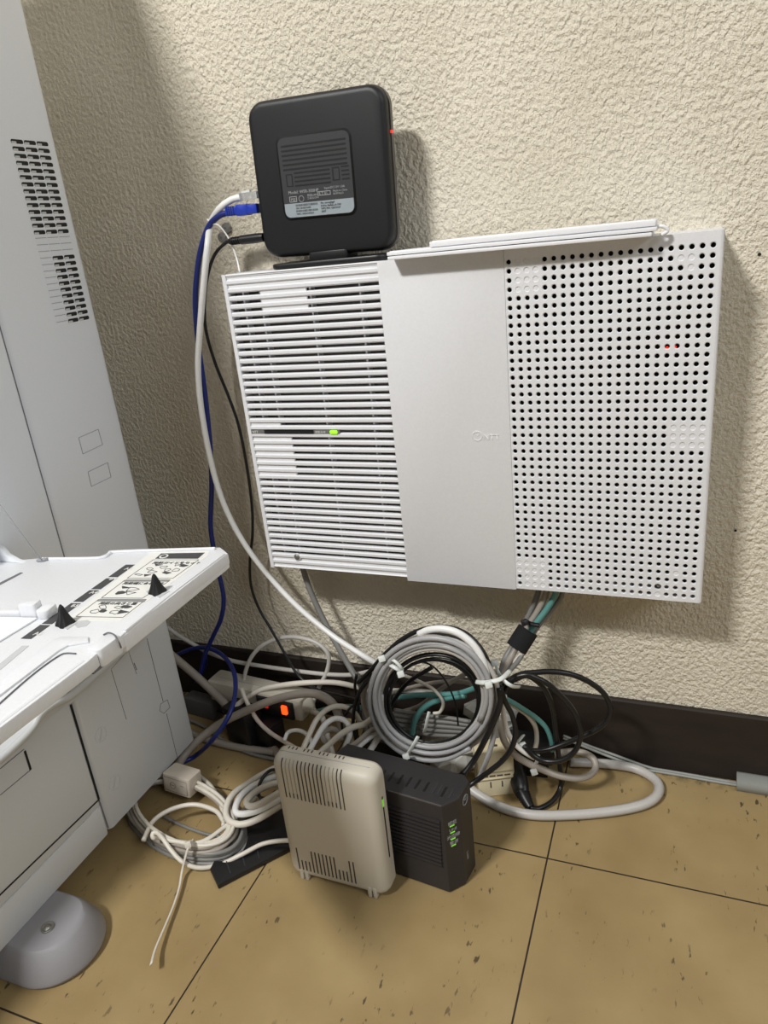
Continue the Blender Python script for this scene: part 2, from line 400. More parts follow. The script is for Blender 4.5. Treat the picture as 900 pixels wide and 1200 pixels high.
# stabiliser foot
def dshape(cx, cy, r, x0, n=20):
    return [(x0, cy-r)]+[(cx+r*math.sin(a), cy-r*math.cos(a)) for a in [math.pi*i/n for i in range(n+1)]]+[(x0, cy+r)]
rings = []
for r, z, cx in ((.0450, .001, -.565), (.0470, .005, -.565), (.0465, .010, -.565), (.0405, .022, -.565), (.0350, .033, -.566), (.0325, .0355, -.567), (.030, .036, -.568)):
    rings.append([Vector((x, y, z)) for x, y in dshape(cx, -.426, r, -.66)])
mb = MB().use('castor', True); mb.loft(rings); mb.build('stabiliser_foot', cop, angle=.5)
c = P(56, 1087, Z=.036); mb = MB().use('metal', True)
mb.lathe([(.0066, 0), (.0066, .0012), (.0058, .0014), (.0050, .0006), (.0030, .0006), (.0030, .0018), (.001, .0019)], frame(c, (1, 0, 0), (0, 1, 0)), 20); mb.build('foot_screw', cop)

# open bypass tray
ZT = .395
T = lambda px, py, dz=0: P(px, py, Z=ZT+dz)
outl = [(258, 641), (267, 648), (146, 741), (140, 747), (122, 758), (103, 775), (0, 852.6), (-90, 924), (-90, 660), (20, 656), (50, 653.5), (80, 653), (115, 652), (126, 648), (137, 644.5), (160, 643)]
poly = [(T(*p).x, T(*p).y) for p in outl]
tray = MB().use('tray', True); tray.prism(poly, .0108, frame((0, 0, ZT-.0108), (1, 0, 0), (0, 1, 0)), .0012)
tray.prism([(T(*p).x, T(*p).y) for p in ((266, 648), (144, 743.5), (136, 743.5), (240, 655))], .0135, frame((0, 0, ZT-.0150), (1, 0, 0), (0, 1, 0)), .0012)
tray = tray.build('bypass_tray', cop, angle=.5)
def strip(mb, quad, h=.0004, z=0, bev=0):
    pl = [(T(*p, z).x, T(*p, z).y) for p in quad]; mb.prism(pl, h, frame((0, 0, ZT+z), (1, 0, 0), (0, 1, 0)), bev)
mb = MB().use('tray', True)
# raised walls, guides and mouldings of the tray
q = spline([T(50, 655, .001), T(115, 654, .001), T(128, 649, .001), T(140, 646.5, .001), T(252, 643, .001)]); mb.tube(q, .0016, n=8)
q = spline([T(262, 650, -.0002), T(200, 697, -.0002), T(146, 740, -.0002)]); mb.tube(q, .0017, n=8)
q = spline([T(98, 776, -.0012), T(50, 812, -.0012), T(-60, 895, -.0012)]); mb.tube(q, .0022, n=10)
strip(mb, [(-30, 822), (62, 752), (72, 748), (104, 748), (104, 754), (80, 758), (68, 765), (-30, 840)], .0016, 0, .0005)
mb.build('tray_moulding', tray, angle=.6)
mb = MB().use('seam', True)
q = spline([T(-20, 842, .0006), T(27, 800, .0006), T(52, 780, .0006), T(70, 768, .0006), T(78, 765.5, .0006), T(89, 766, .0006)]); mb.tube(q, .0006, n=6); mb.build('tray_groove', tray)
mb = MB().use('seam', False); strip(mb, [(-10, 688), (24, 671), (27, 671.5), (-10, 691)], .0003)
mb.build('tray_groove', tray); mb = MB().use('trayedge'); strip(mb, [(-10, 786), (26, 757), (34, 757), (-10, 794)], .0003)
mb.build('tray_groove', tray); mb = MB().use('trayedge'); strip(mb, [(88, 733), (92, 728), (103, 727), (106, 729), (101, 734), (91, 736)], .0003)
mb.build('tray_groove', tray)
# latch on the outer edge
mb = MB().use('tray', True); A = T(104, 773); B = T(142, 745); d = B-A
fr = frame(A+Vector((0, 0, -.0125)), d, (-d.y, d.x, 0)); mb.prism(rrect(.008, -.002, d.length-.001, .012, .004, 5), .0148, fr, .0022); mb.build('tray_latch', tray, angle=.6)
mb = MB().use('seam'); q = spline([T(121, 744, .003), T(127, 741.5, .0032), T(134, 744, .003), T(139, 752, .001), T(142, 759, -.006)]); mb.tube(q, .0006, n=6)
A = P(104, 778, Z=ZT-.0035); mb.box((A.x-.006, A.y+.001, A.z-.009), (A.x+.0009, A.y+.013, A.z+.001)); mb.build('latch_recess', tray)
# printed label
mb = MB()
mb.use('labelbg'); strip(mb, [(177, 647), (246, 645.5), (243, 652), (141, 728), (78, 727)], .0002)
mb.use('ink')
for a0, a1 in ((0, .165), (.185, .33), (.345, .50), (.52, .80), (.815, 1.0)):
    L0, L1 = (147.5, 662), (24.5, 748.5); R0, R1 = (158, 662), (36.5, 749)
    g = lambda a, b, t: (a[0]+(b[0]-a[0])*t, a[1]+(b[1]-a[1])*t)
    strip(mb, [g(L0, L1, a0), g(R0, R1, a0), g(R0, R1, a1), g(L0, L1, a1)], .0003)
strip(mb, [(189, 649), (240, 648), (232, 655), (182, 655)], .0004)
def otline(mb, quad, wd=.0005, z=.0003):
    for i in range(len(quad)):
        a = T(*quad[i], z); c = T(*quad[(i+1) % len(quad)], z); d = c-a; mb.box((0, -wd/2, -.0002), (d.length, wd/2, .0001), frame(a, d, (-d.y, d.x, 0)))
b1 = [(179.6, 656), (233, 656), (202.7, 677.6), (149, 677.6)]; b2 = [(146, 680), (198, 681), (167, 701), (119, 700.5)]; b3 = [(115.5, 702.5), (170.6, 703), (144, 723.5), (89, 722.5)]
for q_ in (b1, b2, b3): otline(mb, q_)
mb.use('inkl'); strip(mb, [(148, 679.5), (200, 679.5), (198, 682), (145, 682)], .0004); strip(mb, [(118, 702), (172, 702.5), (169, 706), (113, 705)], .0004)
mb.use('ink')
def bil(q_, u, v):
    a = (q_[3][0]+(q_[0][0]-q_[3][0])*v, q_[3][1]+(q_[0][1]-q_[3][1])*v); b_ = (q_[2][0]+(q_[1][0]-q_[2][0])*v, q_[2][1]+(q_[1][1]-q_[2][1])*v)
    return (a[0]+(b_[0]-a[0])*u, a[1]+(b_[1]-a[1])*u)
def icon(q_, u, v, s, seed):
    r_ = random.Random(seed); c = T(*bil(q_, u, v), .0003)
    k = r_.choice([3, 4, 5, 6]); pl = []
    for i in range(k): a = 2*math.pi*i/k+r_.random(); pl.append((c.x+s*(.6+.6*r_.random())*math.cos(a), c.y+.7*s*math.sin(a)*(.6+.6*r_.random())))
    if r_.random() < .45: mb.prism(pl, .0002, frame((0, 0, ZT+.0002), (1, 0, 0), (0, 1, 0)))
    for i in range(k):
        a = Vector((*pl[i], ZT+.0004)); e = Vector((*pl[(i+1) % k], ZT+.0004)); d = e-a
        if d.length > 1e-4: mb.box((0, -.0002, -.0002), (d.length, .0002, .0001), frame(a, d, (-d.y, d.x, 0)))
for k, (u, v) in enumerate([(.28, .72), (.45, .6), (.2, .5), (.35, .35), (.7, .72), (.85, .7), (.62, .45), (.8, .45), (.15, .2), (.35, .15), (.7, .3)]): icon(b1, u, v, .0042, 10+k)
for k, (u, v) in enumerate([(.3, .3), (.45, .5), (.25, .6), (.5, .3)]): icon(b2, u, v, .0055, 40+k)
for k, (u, v) in enumerate([(.3, .55), (.4, .35), (.62, .55), (.78, .6), (.7, .3), (.25, .3), (.85, .3)]): icon(b3, u, v, .0048, 60+k)
xd = (T(200, 660)-T(150, 660)); yd = (T(175, 640)-T(150, 662))
def tt(px, py, s_, body, m='ink'):
    mb.use(m); mb.text(body, frame(T(px, py, .0005), xd, yd), s_)
tt(178, 660.5, .0052, '用紙ガイドをセット'); tt(143, 684.5, .0048, '用紙幅に合わせる'); tt(115, 708, .0048, '用紙の向きと面')
for px, py, b_ in ((145, 667.5, 'A3'), (127, 679.5, 'B4'), (104, 695.5, 'A4'), (82, 711, 'B5'), (38, 744, 'A5')): tt(px, py, .0062, b_, 'labelbg')
c = T(192, 652, .0004); mb.use('labelbg'); mb.lathe([(.0042, 0), (.0042, .0002)], frame(c, (1, 0, 0), (0, 1, 0)), 16); mb.use('ink'); mb.lathe([(.0026, 0), (.0026, .0003)], frame(c+Vector((0, 0, .0001)), (1, 0, 0), (0, 1, 0)), 12)
tl = mb.build('instruction_label', tray); tl['label'] = 'dark printed paper size scale and loading diagrams'
for px, py, ap in ((77, 731, 716), (185, 694, 678)):
    c = T(px, py); mb = MB().use('blackp', True)
    rings = []
    for r, z in ((.0070, 0), (.0066, .0010), (.0046, .005), (.0030, .010), (.0017, .0145), (.0006, .0165)):
        rings.append([c+Vector((r*(1+.15*math.cos(4*a))*math.cos(a+.5), r*(1+.15*math.cos(4*a))*math.sin(a+.5), z)) for a in [2*math.pi*j/24 for j in range(24)]])
    mb.loft(rings); o = mb.build('guide_peg', tray, angle=.7); o['label'] = 'black pointed rubber peg'
    mb = MB().use('trayedge'); strip(mb, [(px-14, py), (px-4, py-6), (px+14, py-1), (px+2, py+7)], .0005); mb.build('peg_slot', tray)
# paper guide
mb = MB().use('tray', True); A = T(23, 724)
fr = frame(T(24, 725), T(44, 725)-T(24, 725), T(24, 700)-T(24, 725))
W_ = (T(44, 725)-T(24, 725)).length
mb.prism(rrect(0, 0, W_, .010, .002, 4), .012, fr, .001); mb.prism(rrect(W_*1.0, -.002, W_*1.75, .013, .004, 5), .0075, fr, .0015)
mb.prism(rrect(-.10, .002, .0, .008, .002, 3), .005, fr, .001); mb.build('paper_guide', tray, angle=.6)
mb = MB().use('tower', True); c = T(6, 655)
pr = [(-.03, 0), (-.03, .016), (0, .016), (.006, .013), (.010, .007), (.020, .002), (.028, 0)]
mb.prism(pr, .006, frame(c, (1, 0, 0), (0, 0, 1)), .001); mb.use('seam'); mb.prism(rrect(-.006, .004, .002, .012, .0038, 5), .0072, frame(c+Vector((0, -.0004, 0)), (1, 0, 0), (0, 0, 1))); mb.build('tray_hinge', tray, angle=.6)
mb = MB().use('softseam', True); mb.tube([P(-30, 552, X=XT+.004), T(47, 655, .004), T(51, 656, .001)], .0007, n=6); mb.tube([T(44, 657, .001), T(50, 656, .002), T(57, 655, .001)], .0016, n=6); mb.build('support_wire', tray)
# paper on the tray
mb = MB().use('paper'); pl = [(T(*p).x, T(*p).y) for p in ((-80, 724), (44, 726), (0, 753), (-80, 806))]
mb.prism(pl, .0012, frame((0, 0, ZT+.0004), (1, 0, 0), (0, 1, 0))); tag(mb.build('paper_sheet'), 'white sheet of paper lying on the open copier tray', 'paper')

# ================================================================ PANEL (wall mounted telecom cabinet)
YF = -.07; x0, x1, z0, z1 = -.4695, .0297, .2695, .6225
pan = thing('distribution_panel', ((x0+x1)/2, 0, z0), 'wide white wall-mounted cabinet with louvres and round perforations', 'cabinet')
mb = MB().use('panelw', True)
# shell: open-fronted shallow case
mb.use('panelw', False)
mb.box((x0, YF+.004, z0), (x0+.003, 0, z1)); mb.box((x1-.003, YF+.002, z0), (x1, 0, z1)); mb.box((x0+.001, YF+.0014, z1-.003), (x1-.001, 0, z1-.0002)); mb.box((x0, YF+.004, z0), (x1, -.001, z0+.003))
mb.build('case', pan)
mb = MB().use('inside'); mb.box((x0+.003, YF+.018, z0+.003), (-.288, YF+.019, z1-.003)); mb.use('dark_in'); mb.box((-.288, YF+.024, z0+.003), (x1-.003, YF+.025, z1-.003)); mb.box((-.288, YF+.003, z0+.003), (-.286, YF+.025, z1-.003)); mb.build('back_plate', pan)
# louvres
lx0, lx1 = x0, -.2862
mb = MB().use('panelw', False)
mb.box((lx0, YF, z0), (lx0+.0045, YF+.006, z1))
pitch = (z1-z0)/41
for i in range(42):
    zc = z1-i*pitch; h = .0027
    zt, zb = min(z1, zc+h), max(z0, zc-h)
    pr = [(0, zb+.0014), (0, zt-.0012), (.0010, zt), (.005, zt), (.005, zb), (.0022, zb)]
    mb.prism([(y, z) for y, z in pr], lx1-lx0-.004, frame((lx0+.004, YF+.0003, 0), (0, 1, 0), (0, 0, 1)))
def fx(u): return lx0+.0045+(lx1-lx0-.0045)*u
for i in range(41):
    zc = z1-(i+.5)*pitch; seg = None
    if i in (0, 1, 39, 40): seg = (0, 1)
    elif i in (2, 3, 4): seg = (.22, .53)
    elif i == 19: seg = (0, .22)
    elif 21 <= i <= 26: seg = (0, .285)
    if seg: mb.box((fx(seg[0]), YF+.0022, zc-.0022), (fx(seg[1]), YF+.005, zc+.0022))
for u in (.08, .2, .54, .86):
    mb.box((fx(u), YF+.006, z0+.003), (fx(u)+.002, YF+.016, z1-.003))
mb.build('louvre_grille', pan)
# middle cover
mb = MB().use('panelw', True); mb.prism(rrect(-.2858, z0-.003, -.1578, z1, .0008, 2), .0048, frame((0, YF+.0036, 0), (1, 0, 0), (0, 0, 1)), .0006)
mb.build('middle_cover', pan, angle=.5)
# perforated cover: real holes with a small chamfer
cx0, cz0 = P(595.7, 305, Y=YF-.001).x, P(836, 287, Y=YF-.001).z
NX, NZ = 22, 41; px_ = (P(836, 287, Y=YF).x-cx0)/(NX-1); czb = P(813, 699, Y=YF).z; pz_ = (cz0-czb)/(NZ-1)
blind = set()
for r in range(4): blind |= {(c, r) for c in (1, 2, 3)}
blind |= {(18, 1), (19, 1), (19, 2), (19, 37), (17, 40)}
for r in (19, 20, 21): blind |= {(c, r) for c in (18, 19, 20, 21)}
for r in (37, 38): blind |= {(c, r) for c in (0, 1, 2, 3)}
for r in (39, 40): blind |= {(c, r) for c in (1, 2, 3)}
mb = MB().use('panelw', False); yf = YF-.0012
K = 16
sq = []
for k in range(K):
    a = 2*math.pi*k/K; c_, s_ = math.cos(a), math.sin(a); m_ = max(abs(c_), abs(s_)); sq.append((c_/m_, s_/m_))
for c in range(NX):
    for r in range(NZ):
        X = cx0+c*px_; Z = cz0-r*pz_
        big = (c, r) == (17, 39)
        ro, ri = (.0036, .0034) if big else (.0029, .0022)
        rg = [[(X+sx*px_/2, yf, Z+sz*pz_/2) for sx, sz in sq],
              [(X+ro*math.cos(2*math.pi*k/K), yf, Z+ro*math.sin(2*math.pi*k/K)) for k in range(K)],
              [(X+ri*math.cos(2*math.pi*k/K), yf+.0007, Z+ri*math.sin(2*math.pi*k/K)) for k in range(K)]]
        if (c, r) in blind:
            mb.loft([list(reversed(x)) for x in rg], False, True) if 0 else mb.loft(rg, False, True)
        else:
            rg.append([(x, yf+.0024, z) for x, y, z in rg[2]])
            mb.loft(rg, False, False)
gx0, gx1, gz0, gz1 = cx0-px_/2, cx0+(NX-.5)*px_, cz0-(NZ-.5)*pz_, cz0+pz_/2
for a_, b_, c_, d_ in ((-.1576, gx0, z0-.001, z1), (gx0, gx1, z0-.001, gz0), (gx0, gx1, gz1, z1)): mb.box((a_, yf, c_), (b_, yf+.003, d_))
e = .0022; mb.prism([(gx1, yf), (x1-e, yf), (x1-.0006, yf+.0008), (x1+.0004, yf+e), (x1+.0004, yf+.008), (gx1, yf+.003)], z1-z0+.0014, frame((0, 0, z0-.001), (1, 0, 0), (0, 1, 0)))
mb.build('perforated_cover', pan)
# screws in both covers
c = P(771.5, 687.5, Y=YF+.002); mb = MB().use('metal', True); mb.lathe([(.0034, -.004), (.0034, 0), (.0028, .0008), (.001, .001)], frame(c+Vector((0, .002, 0)), (1, 0, 0), (0, 0, 1)), 16); mb.build('cover_screw', pan)
c = P(348, 653, Y=YF); mb = MB().use('metal', True); mb.lathe([(.0038, -.004), (.0038, 0), (.003, .0008), (.001, .001)], frame(c+Vector((0, -.0002, 0)), (1, 0, 0), (0, 0, 1)), 16)
mb.use('panelw'); mb.lathe([(.0048, -.003), (.0048, .0001), (.0040, .0001), (.0040, -.003)], frame(c, (1, 0, 0), (0, 0, 1)), 16); mb.build('cover_screw', pan)
# lamp window in the middle louvre gap
zc = z1-20.5*pitch; yb = YF-.0001
mb = MB().use('inside'); mb.box((fx(0), yb, zc-.0020), (fx(.64), yb+.003, zc+.0020)); mb.use('black'); mb.box((fx(.10), yb-.0003, zc-.0020), (fx(.46), yb+.003, zc+.0020))
mb.use('labelbg'); mb.text('NTT', frame((fx(.01), yb-.0004, zc-.0014), (1, 0, 0), (0, 0, 1)), .0040); mb.text('お知らせ', frame((fx(.47), yb-.0004, zc-.0013), (1, 0, 0), (0, 0, 1)), .0034)
mb.build('status_window', pan)
mb = MB().use('green', True); mb.prism(rrect(fx(.52)+.010, zc-.0020, fx(.52)+.0190, zc+.0020, .0012, 4), .0016, frame((0, yb+.0006, 0), (1, 0, 0), (0, 0, 1)))
o = mb.build('indicator_lamp', pan); o['label'] = 'lit green lamp'
c = P(790, 407, Y=YF+.012); mb = MB().use('red', True); mb.lathe([(.002, 0), (.0018, .002), (.0008, .003)], frame(c, (1, 0, 0), (0, 0, 1)), 10); mb.lathe([(.0012, 0), (.0010, .002)], frame(c+Vector((-.006, 0, 0)), (1, 0, 0), (0, 0, 1)), 10); o = mb.build('indicator_lamp', pan); o['label'] = 'dim red lamp seen through the perforations'
# embossed mark on the middle cover
c = P(559.5, 511, Y=YF-.0012); mb = MB().use('panelw', True); f = frame(c+Vector((0, 0, 0)), (1, 0, 0), (0, 0, 1))
mb.tube([f @ Vector((.0050*math.cos(a), .0050*math.sin(a), 0)) for a in [2*math.pi*i/24 for i in range(25)]], .00055, n=6, cap=False)
mb.tube([f @ Vector((.0019*math.cos(a), .0022+.0019*math.sin(a), 0)) for a in [2*math.pi*i/12 for i in range(13)]], .0004, n=6, cap=False)
mb.text('NTT', frame(P(566.5, 515.5, Y=YF-.0014), (1, 0, 0), (0, 0, 1)), .0085, .0006); mb.build('embossed_logo', pan)

# sheets of white moulding lying on top of the cabinet
def sheet(xa, xb, ya, yb_, za, zb, label, ridges=0, m='white'):
    mb = MB().use(m, True); mb.prism(rrect(xa, ya, xb, yb_, .0012, 3), zb-za, frame((0, 0, za), (1, 0, 0), (0, 1, 0)), min(.0006, (zb-za)*.3))
    for k in range(ridges):
        y = ya+.004+k*.0045; mb.box((xa+.002, y, zb-.0001), (xb-.002, y+.0012, zb+.0006))
    return tag(mb.build('moulding_strip', angle=.5), label, 'plastic strip', 'white plastic strips stacked on the cabinet')
xa = P(455, 300, Y=-.085).x; xb = P(764, 281, Y=-.085).x
sheet(xa, xb, -.0885, -.030, .6230, .6262, 'lowest of the white plastic strips stacked on top of the cabinet')
sheet(xa-.001, xb+.004, -.0870, -.026, .6270, .6302, 'middle white plastic strip in the stack on top of the cabinet', 3)
sheet(P(512, 285, Y=-.06).x, P(770, 268, Y=-.06).x, -.0850, -.020, .6310, .6358, 'topmost shorter white plastic strip on top of the cabinet', 2)
# small clip at the strips' right end
c = P(772, 270, Y=-.078); mb = MB().use('white', True); mb.tube(spline([c+Vector((-.004, 0, .003)), c+Vector((.003, -.001, .003)), c+Vector((.007, 0, -.001)), c+Vector((.002, -.002, -.004))]), .0016, n=8)
tag(mb.build('hook_clip'), 'small white plastic hook at the right end of the strips on the cabinet', 'clip')

# ================================================================ ROUTER on the cabinet
YR = -.060
rt = thing('router', (-.343, -.045, .6225), 'black upright router on stand on top of the cabinet, label side out', 'router')
TLr, TRr, BRr, BLr = P(284, 118, Y=YR), P(445, 98.5, Y=YR), P(465.5, 289, Y=YR), P(312, 305, Y=YR)
ux = ((TRr-TLr)+(BRr-BLr)).normalized(); uz = Vector((0, -1, 0)).cross(ux) * -1
cR = (TLr+TRr+BRr+BLr)/4; Wd = ((TRr-TLr).length+(BRr-BLr).length)/2; Hh = ((TLr-BLr).length+(TRr-BRr).length)/2
fr = frame(cR, ux, (0, 0, 1))       # z local = toward camera
mb = MB().use('router', True)
pl = rrect(-Wd/2, -Hh/2, Wd/2, Hh/2, .018, 8)
def ins(d): return rrect(-Wd/2+d, -Hh/2+d, Wd/2-d, Hh/2-d, max(.004, .018-d), 8)
rings = [[fr @ Vector((x, y, z)) for x, y in ins(d)] for d, z in ((.006, -.021), (.003, -.0205), (.001, -.018), (0, -.014), (0, -.005), (.0008, -.0028), (.0024, -.0010), (.0045, -.0002), (.0065, 0))]
mb.loft(rings); mb.build('casing', rt, angle=.5)
mb = MB().use('routerside', True); rings = [[fr @ Vector((x, y, z)) for x, y in ins(-.0008)] for z in (-.018, -.012)]; mb.loft(rings); mb.build('trim_band', rt, angle=.5)
# inset with vents and rating label
i0, i1, i2, i3 = P(320.5, 161, Y=YR), P(409.5, 148.5, Y=YR), P(420, 252, Y=YR), P(335.5, 258, Y=YR)
ic = (i0+i1+i2+i3)/4; IW = ((i1-i0).length+(i2-i3).length)/2; IH = ((i0-i3).length+(i1-i2).length)/2
fi = frame(ic, ux, (0, 0, 1))
mb = MB().use('black', True); mb.prism(rrect(-IW/2, -IH/2, IW/2, IH/2, .008, 6), .0004, fi); mb.build('inset_groove', rt)
IW -= .004; IH -= .004
mb = MB().use('router2', False)
mb.prism(rrect(-IW/2, -IH/2, IW/2, IH/2, .007, 6), .0008, fi)
U = lambda u: -IW/2+IW*u
V = lambda v: IH/2-IH*v
mb.use('black')
for v in (.09, .148, .205, .262, .32, .378): mb.box((U(.045), V(v+.022), .0006), (U(.95), V(v), .0010), fi)
for v in (.43, .482, .535, .588): mb.box((U(.19), V(v+.02), .0006), (U(.70), V(v), .0010), fi)
for v in (.415, .465, .515, .565): mb.box((U(.86), V(v+.018), .0006), (U(.965), V(v), .0010), fi)
mb.box((U(.07), V(.60), .0006), (U(.16), V(.445), .0011), fi); mb.box((U(.73), V(.58), .0006), (U(.83), V(.42), .0011), fi)
mb.use('router2'); mb.box((U(.09), V(.595), .0008), (U(.155), V(.46), .0014), fi); mb.box((U(.755), V(.575), .0008), (U(.825), V(.44), .0014), fi)
mb.build('vent_inset', rt)
mb = MB().use('print')
tx = lambda u, v, s_, b: mb.text(b, fi @ Matrix.Translation((U(u), V(v), .0011)), s_)
tx(.08, .695, .0042, 'Model: WSR-300HP'); tx(.60, .675, .0030, 'Input:DC12V 1.0A')
mb.use('print')
def orect(u0, v0, u1, v1, t=.0003):
    for a in ((u0, v0, u1, v0), (u0, v1, u1, v1), (u0, v0, u0, v1), (u1, v0, u1, v1)): mb.box((U(a[0])-t, V(a[3])-t, .0009), (U(a[2])+t, V(a[1])+t, .0011), fi)
orect(.09, .73, .19, .795); tx(.105, .785, .0040, 'PSE'); orect(.50, .70, .68, .745); tx(.515, .741, .0036, 'R T 01'); tx(.35, .745, .0028, '無線LAN'); tx(.35, .78, .0028, '2.4DS/OF4'); tx(.72, .72, .0027, 'Made in China'); tx(.72, .755, .0027, 'BUFFALO')
fc = fi @ Matrix.Translation((U(.26), V(.765), .0010)); mb.tube([fc @ Vector((.0028*math.cos(a), .0028*math.sin(a), 0)) for a in [2*math.pi*i/14 for i in range(15)]], .0003, n=4, cap=False)
mb.use('silver', False)
sl = rrect(U(0)+.0006, V(1)+.0006, U(1)-.0006, V(.81), .006, 5); sl = [(x, min(y, V(.81))) for x, y in sl]
sl[7:9] = sl[7:9]
rp = rrect(U(.006), V(.993), U(.994), V(.815), .006, 5)
mb.prism(rp[:6]+[(U(.994), V(.815)), (U(.006), V(.815))]+rp[18:], .0003, fi @ Matrix.Translation((0, 0, .0008)))
mb.use('ink')
r_ = random.Random(3)
for (v0, v1) in ((.83, .858), (.905, .93)):
    u = .17
    while u < .48: wv = r_.uniform(.003, .007); mb.box((U(u), V(v1), .0009), (U(u+wv), V(v0), .0013), fi); u += wv+r_.uniform(.004, .009)
mb.use('ink'); ty = lambda u, v, s_, b: mb.text(b, fi @ Matrix.Translation((U(u), V(v), .0013)), s_)
ty(.17, .892, .0024, 'S/N: 2643010440'); ty(.17, .965, .0024, 'MAC: 343DC4726A'); ty(.53, .853, .0026, 'Pin: simmg0gpf'); ty(.53, .889, .0026, '5GHz: Buffalo-A-7A0'); ty(.53, .925, .0026, 'WPS PIN: 43695327'); ty(.53, .96, .0026, '3007')
o = mb.build('rating_label', rt); o['label'] = 'silver strip with barcodes below pale print'
# stand
mb = MB().use('blackp', True); A, B = P(316, 312, Y=-.066), P(453, 300, Y=-.066)
mb.prism(rrect(A.x, -.068, B.x, -.010, .012, 6), .0058, frame((0, 0, .6227), (1, 0, 0), (0, 1, 0)), .0018)
A, B = P(364, 300, Y=-.055), P(409, 297, Y=-.055); mb.prism(rrect(A.x, -.060, B.x, -.030, .003, 3), cR.z-Hh/2-.6265+.003, frame((0, 0, .6265), (1, 0, 0), (0, 1, 0)), .0006); mb.build('stand', rt, angle=.6)
c = fr @ Vector((Wd/2-.0002, Hh*.22, -.012)); mb = MB().use('red'); mb.box((c.x, c.y-.001, c.z-.0012), (c.x+.0014, c.y+.003, c.z+.0012)); o = mb.build('status_lamp', rt); o['label'] = 'tiny red lamp'

# ================================================================ CABLES FROM THE ROUTER
YC = -.053
def plugpos(px, py): return P(px, py, Y=YC)
# white lan
o = thing('white_lan_cable', plugpos(285, 232), 'long white network cable running down from the router past the cabinet', 'cable')
pp = [(284, 231, YC), (272, 234, YC), (258, 244, YC), (247, 262, -.045), (243, 290, -.060), (238, 340, -.064), (234, 390, -.064), (232, 430, -.064), (236, 480, -.064), (247, 540, -.062), (262, 590, -.060), (285, 635, -.058), (315, 675, -.055), (350, 712, -.06), (390, 745, -.07), (425, 768, -.085), (445, 780, -.10)]
mb = MB().use('cwhite', True); mb.tube(spline(pp), .0036, n=10); mb.build('cable_jacket', o)
a, b = P(283, 231, Y=YC), P(303, 228, Y=YC); mb = MB().use('clear'); f = frame(a, b-a, (0, 0, 1)); mb.box((0, -.0035, -.0045), ((b-a).length, .0035, .0045), f); mb.use('tie'); mb.box((.002, .0034, -.002), (.012, .0056, .002), f); mb.build('clear_plug', o)
# blue lan
o = thing('blue_lan_cable', plugpos(285, 245), 'blue network cable plugged into the router and hanging beside the cabinet', 'cable')
pp = [(268, 249, -.053), (257, 253, -.053), (245, 265, -.05), (236, 290, -.052), (231, 320, -.052), (229, 355, -.052), (232, 400, -.052), (240, 460, -.052), (246, 520, -.05), (248, 570, -.05), (247, 620, -.05), (255, 665, -.05), (262, 700, -.05), (259, 725, -.05), (250, 745, -.048), (241, 765, -.046), (236, 785, -.045), (232, 800, -.045)]
mb = MB().use('cblue', True); mb.tube(spline(pp), .0032, n=10); mb.build('cable_jacket', o)
mb = MB().use('plugblue', True); a, b = P(266, 248, Y=-.053), P(303, 244, Y=-.053); f = frame(a, b-a, (0, 0, 1)); Ln = (b-a).length
mb.prism(rrect(0, -.0042, Ln*.38, .0042, .001, 3), .009, f @ Matrix.Translation((0, 0, -.0045)), .001); mb.prism(rrect(Ln*.36, -.0056, Ln*.72, .0056, .001, 3), .0115, f @ Matrix.Translation((0, 0, -.006)), .001); mb.prism(rrect(Ln*.70, -.0048, Ln, .0048, .0006, 3), .010, f @ Matrix.Translation((0, 0, -.005)), .0006)
mb.use('cblue'); [mb.box((Ln*(.05+.07*k), -.0046, -.005), (Ln*(.08+.07*k), .0046, .005), f) for k in range(4)]; mb.build('blue_plug', o, angle=.6)
# power lead
o = thing('router_power_lead', plugpos(285, 280), 'thin black power lead hanging from the router over the wall', 'cable')
pp = [(272, 282, -.053), (264, 285, -.052), (252, 298, -.049), (244, 320, -.046), (240, 350, -.044), (241, 385, -.04), (252, 425, -.034), (268, 465, -.03), (280, 500, -.03), (289, 545, -.03), (295, 590, -.03), (296, 625, -.03), (293, 655, -.03), (294, 685, -.033), (303, 712, -.036), (318, 738, -.04), (335, 768, -.045), (350, 792, -.05), (372, 808, -.06), (395, 814, -.075), (421, 821, -.09)]
mb = MB().use('cblack', True); mb.tube(spline(pp), .0019, n=8); mb.build('cable_jacket', o)
a, b = P(268, 283, Y=-.053), P(309, 278, Y=-.053); f = frame(a, b-a, (0, 0, 1)); L_ = (b-a).length
mb = MB().use('cblack', True); prof = [(.0026, 0), (.0036, L_*.06)]
for k in range(4): prof += [(.0042, L_*(.10+.06*k)), (.0042, L_*(.13+.06*k)), (.0034, L_*(.135+.06*k)), (.0034, L_*(.155+.06*k))]
prof += [(.0048, L_*.36), (.0050, L_*.8), (.0046, L_)]
fz = frame(a, (0, 0, 1), (0, 1, 0).__class__((0, 1, 0))); zdir = (b-a).normalized(); xx = zdir.orthogonal().normalized(); fz = frame(a, xx, zdir.cross(xx)); mb.lathe(prof, fz, 16); mb.build('barrel_plug', o, angle=.6)
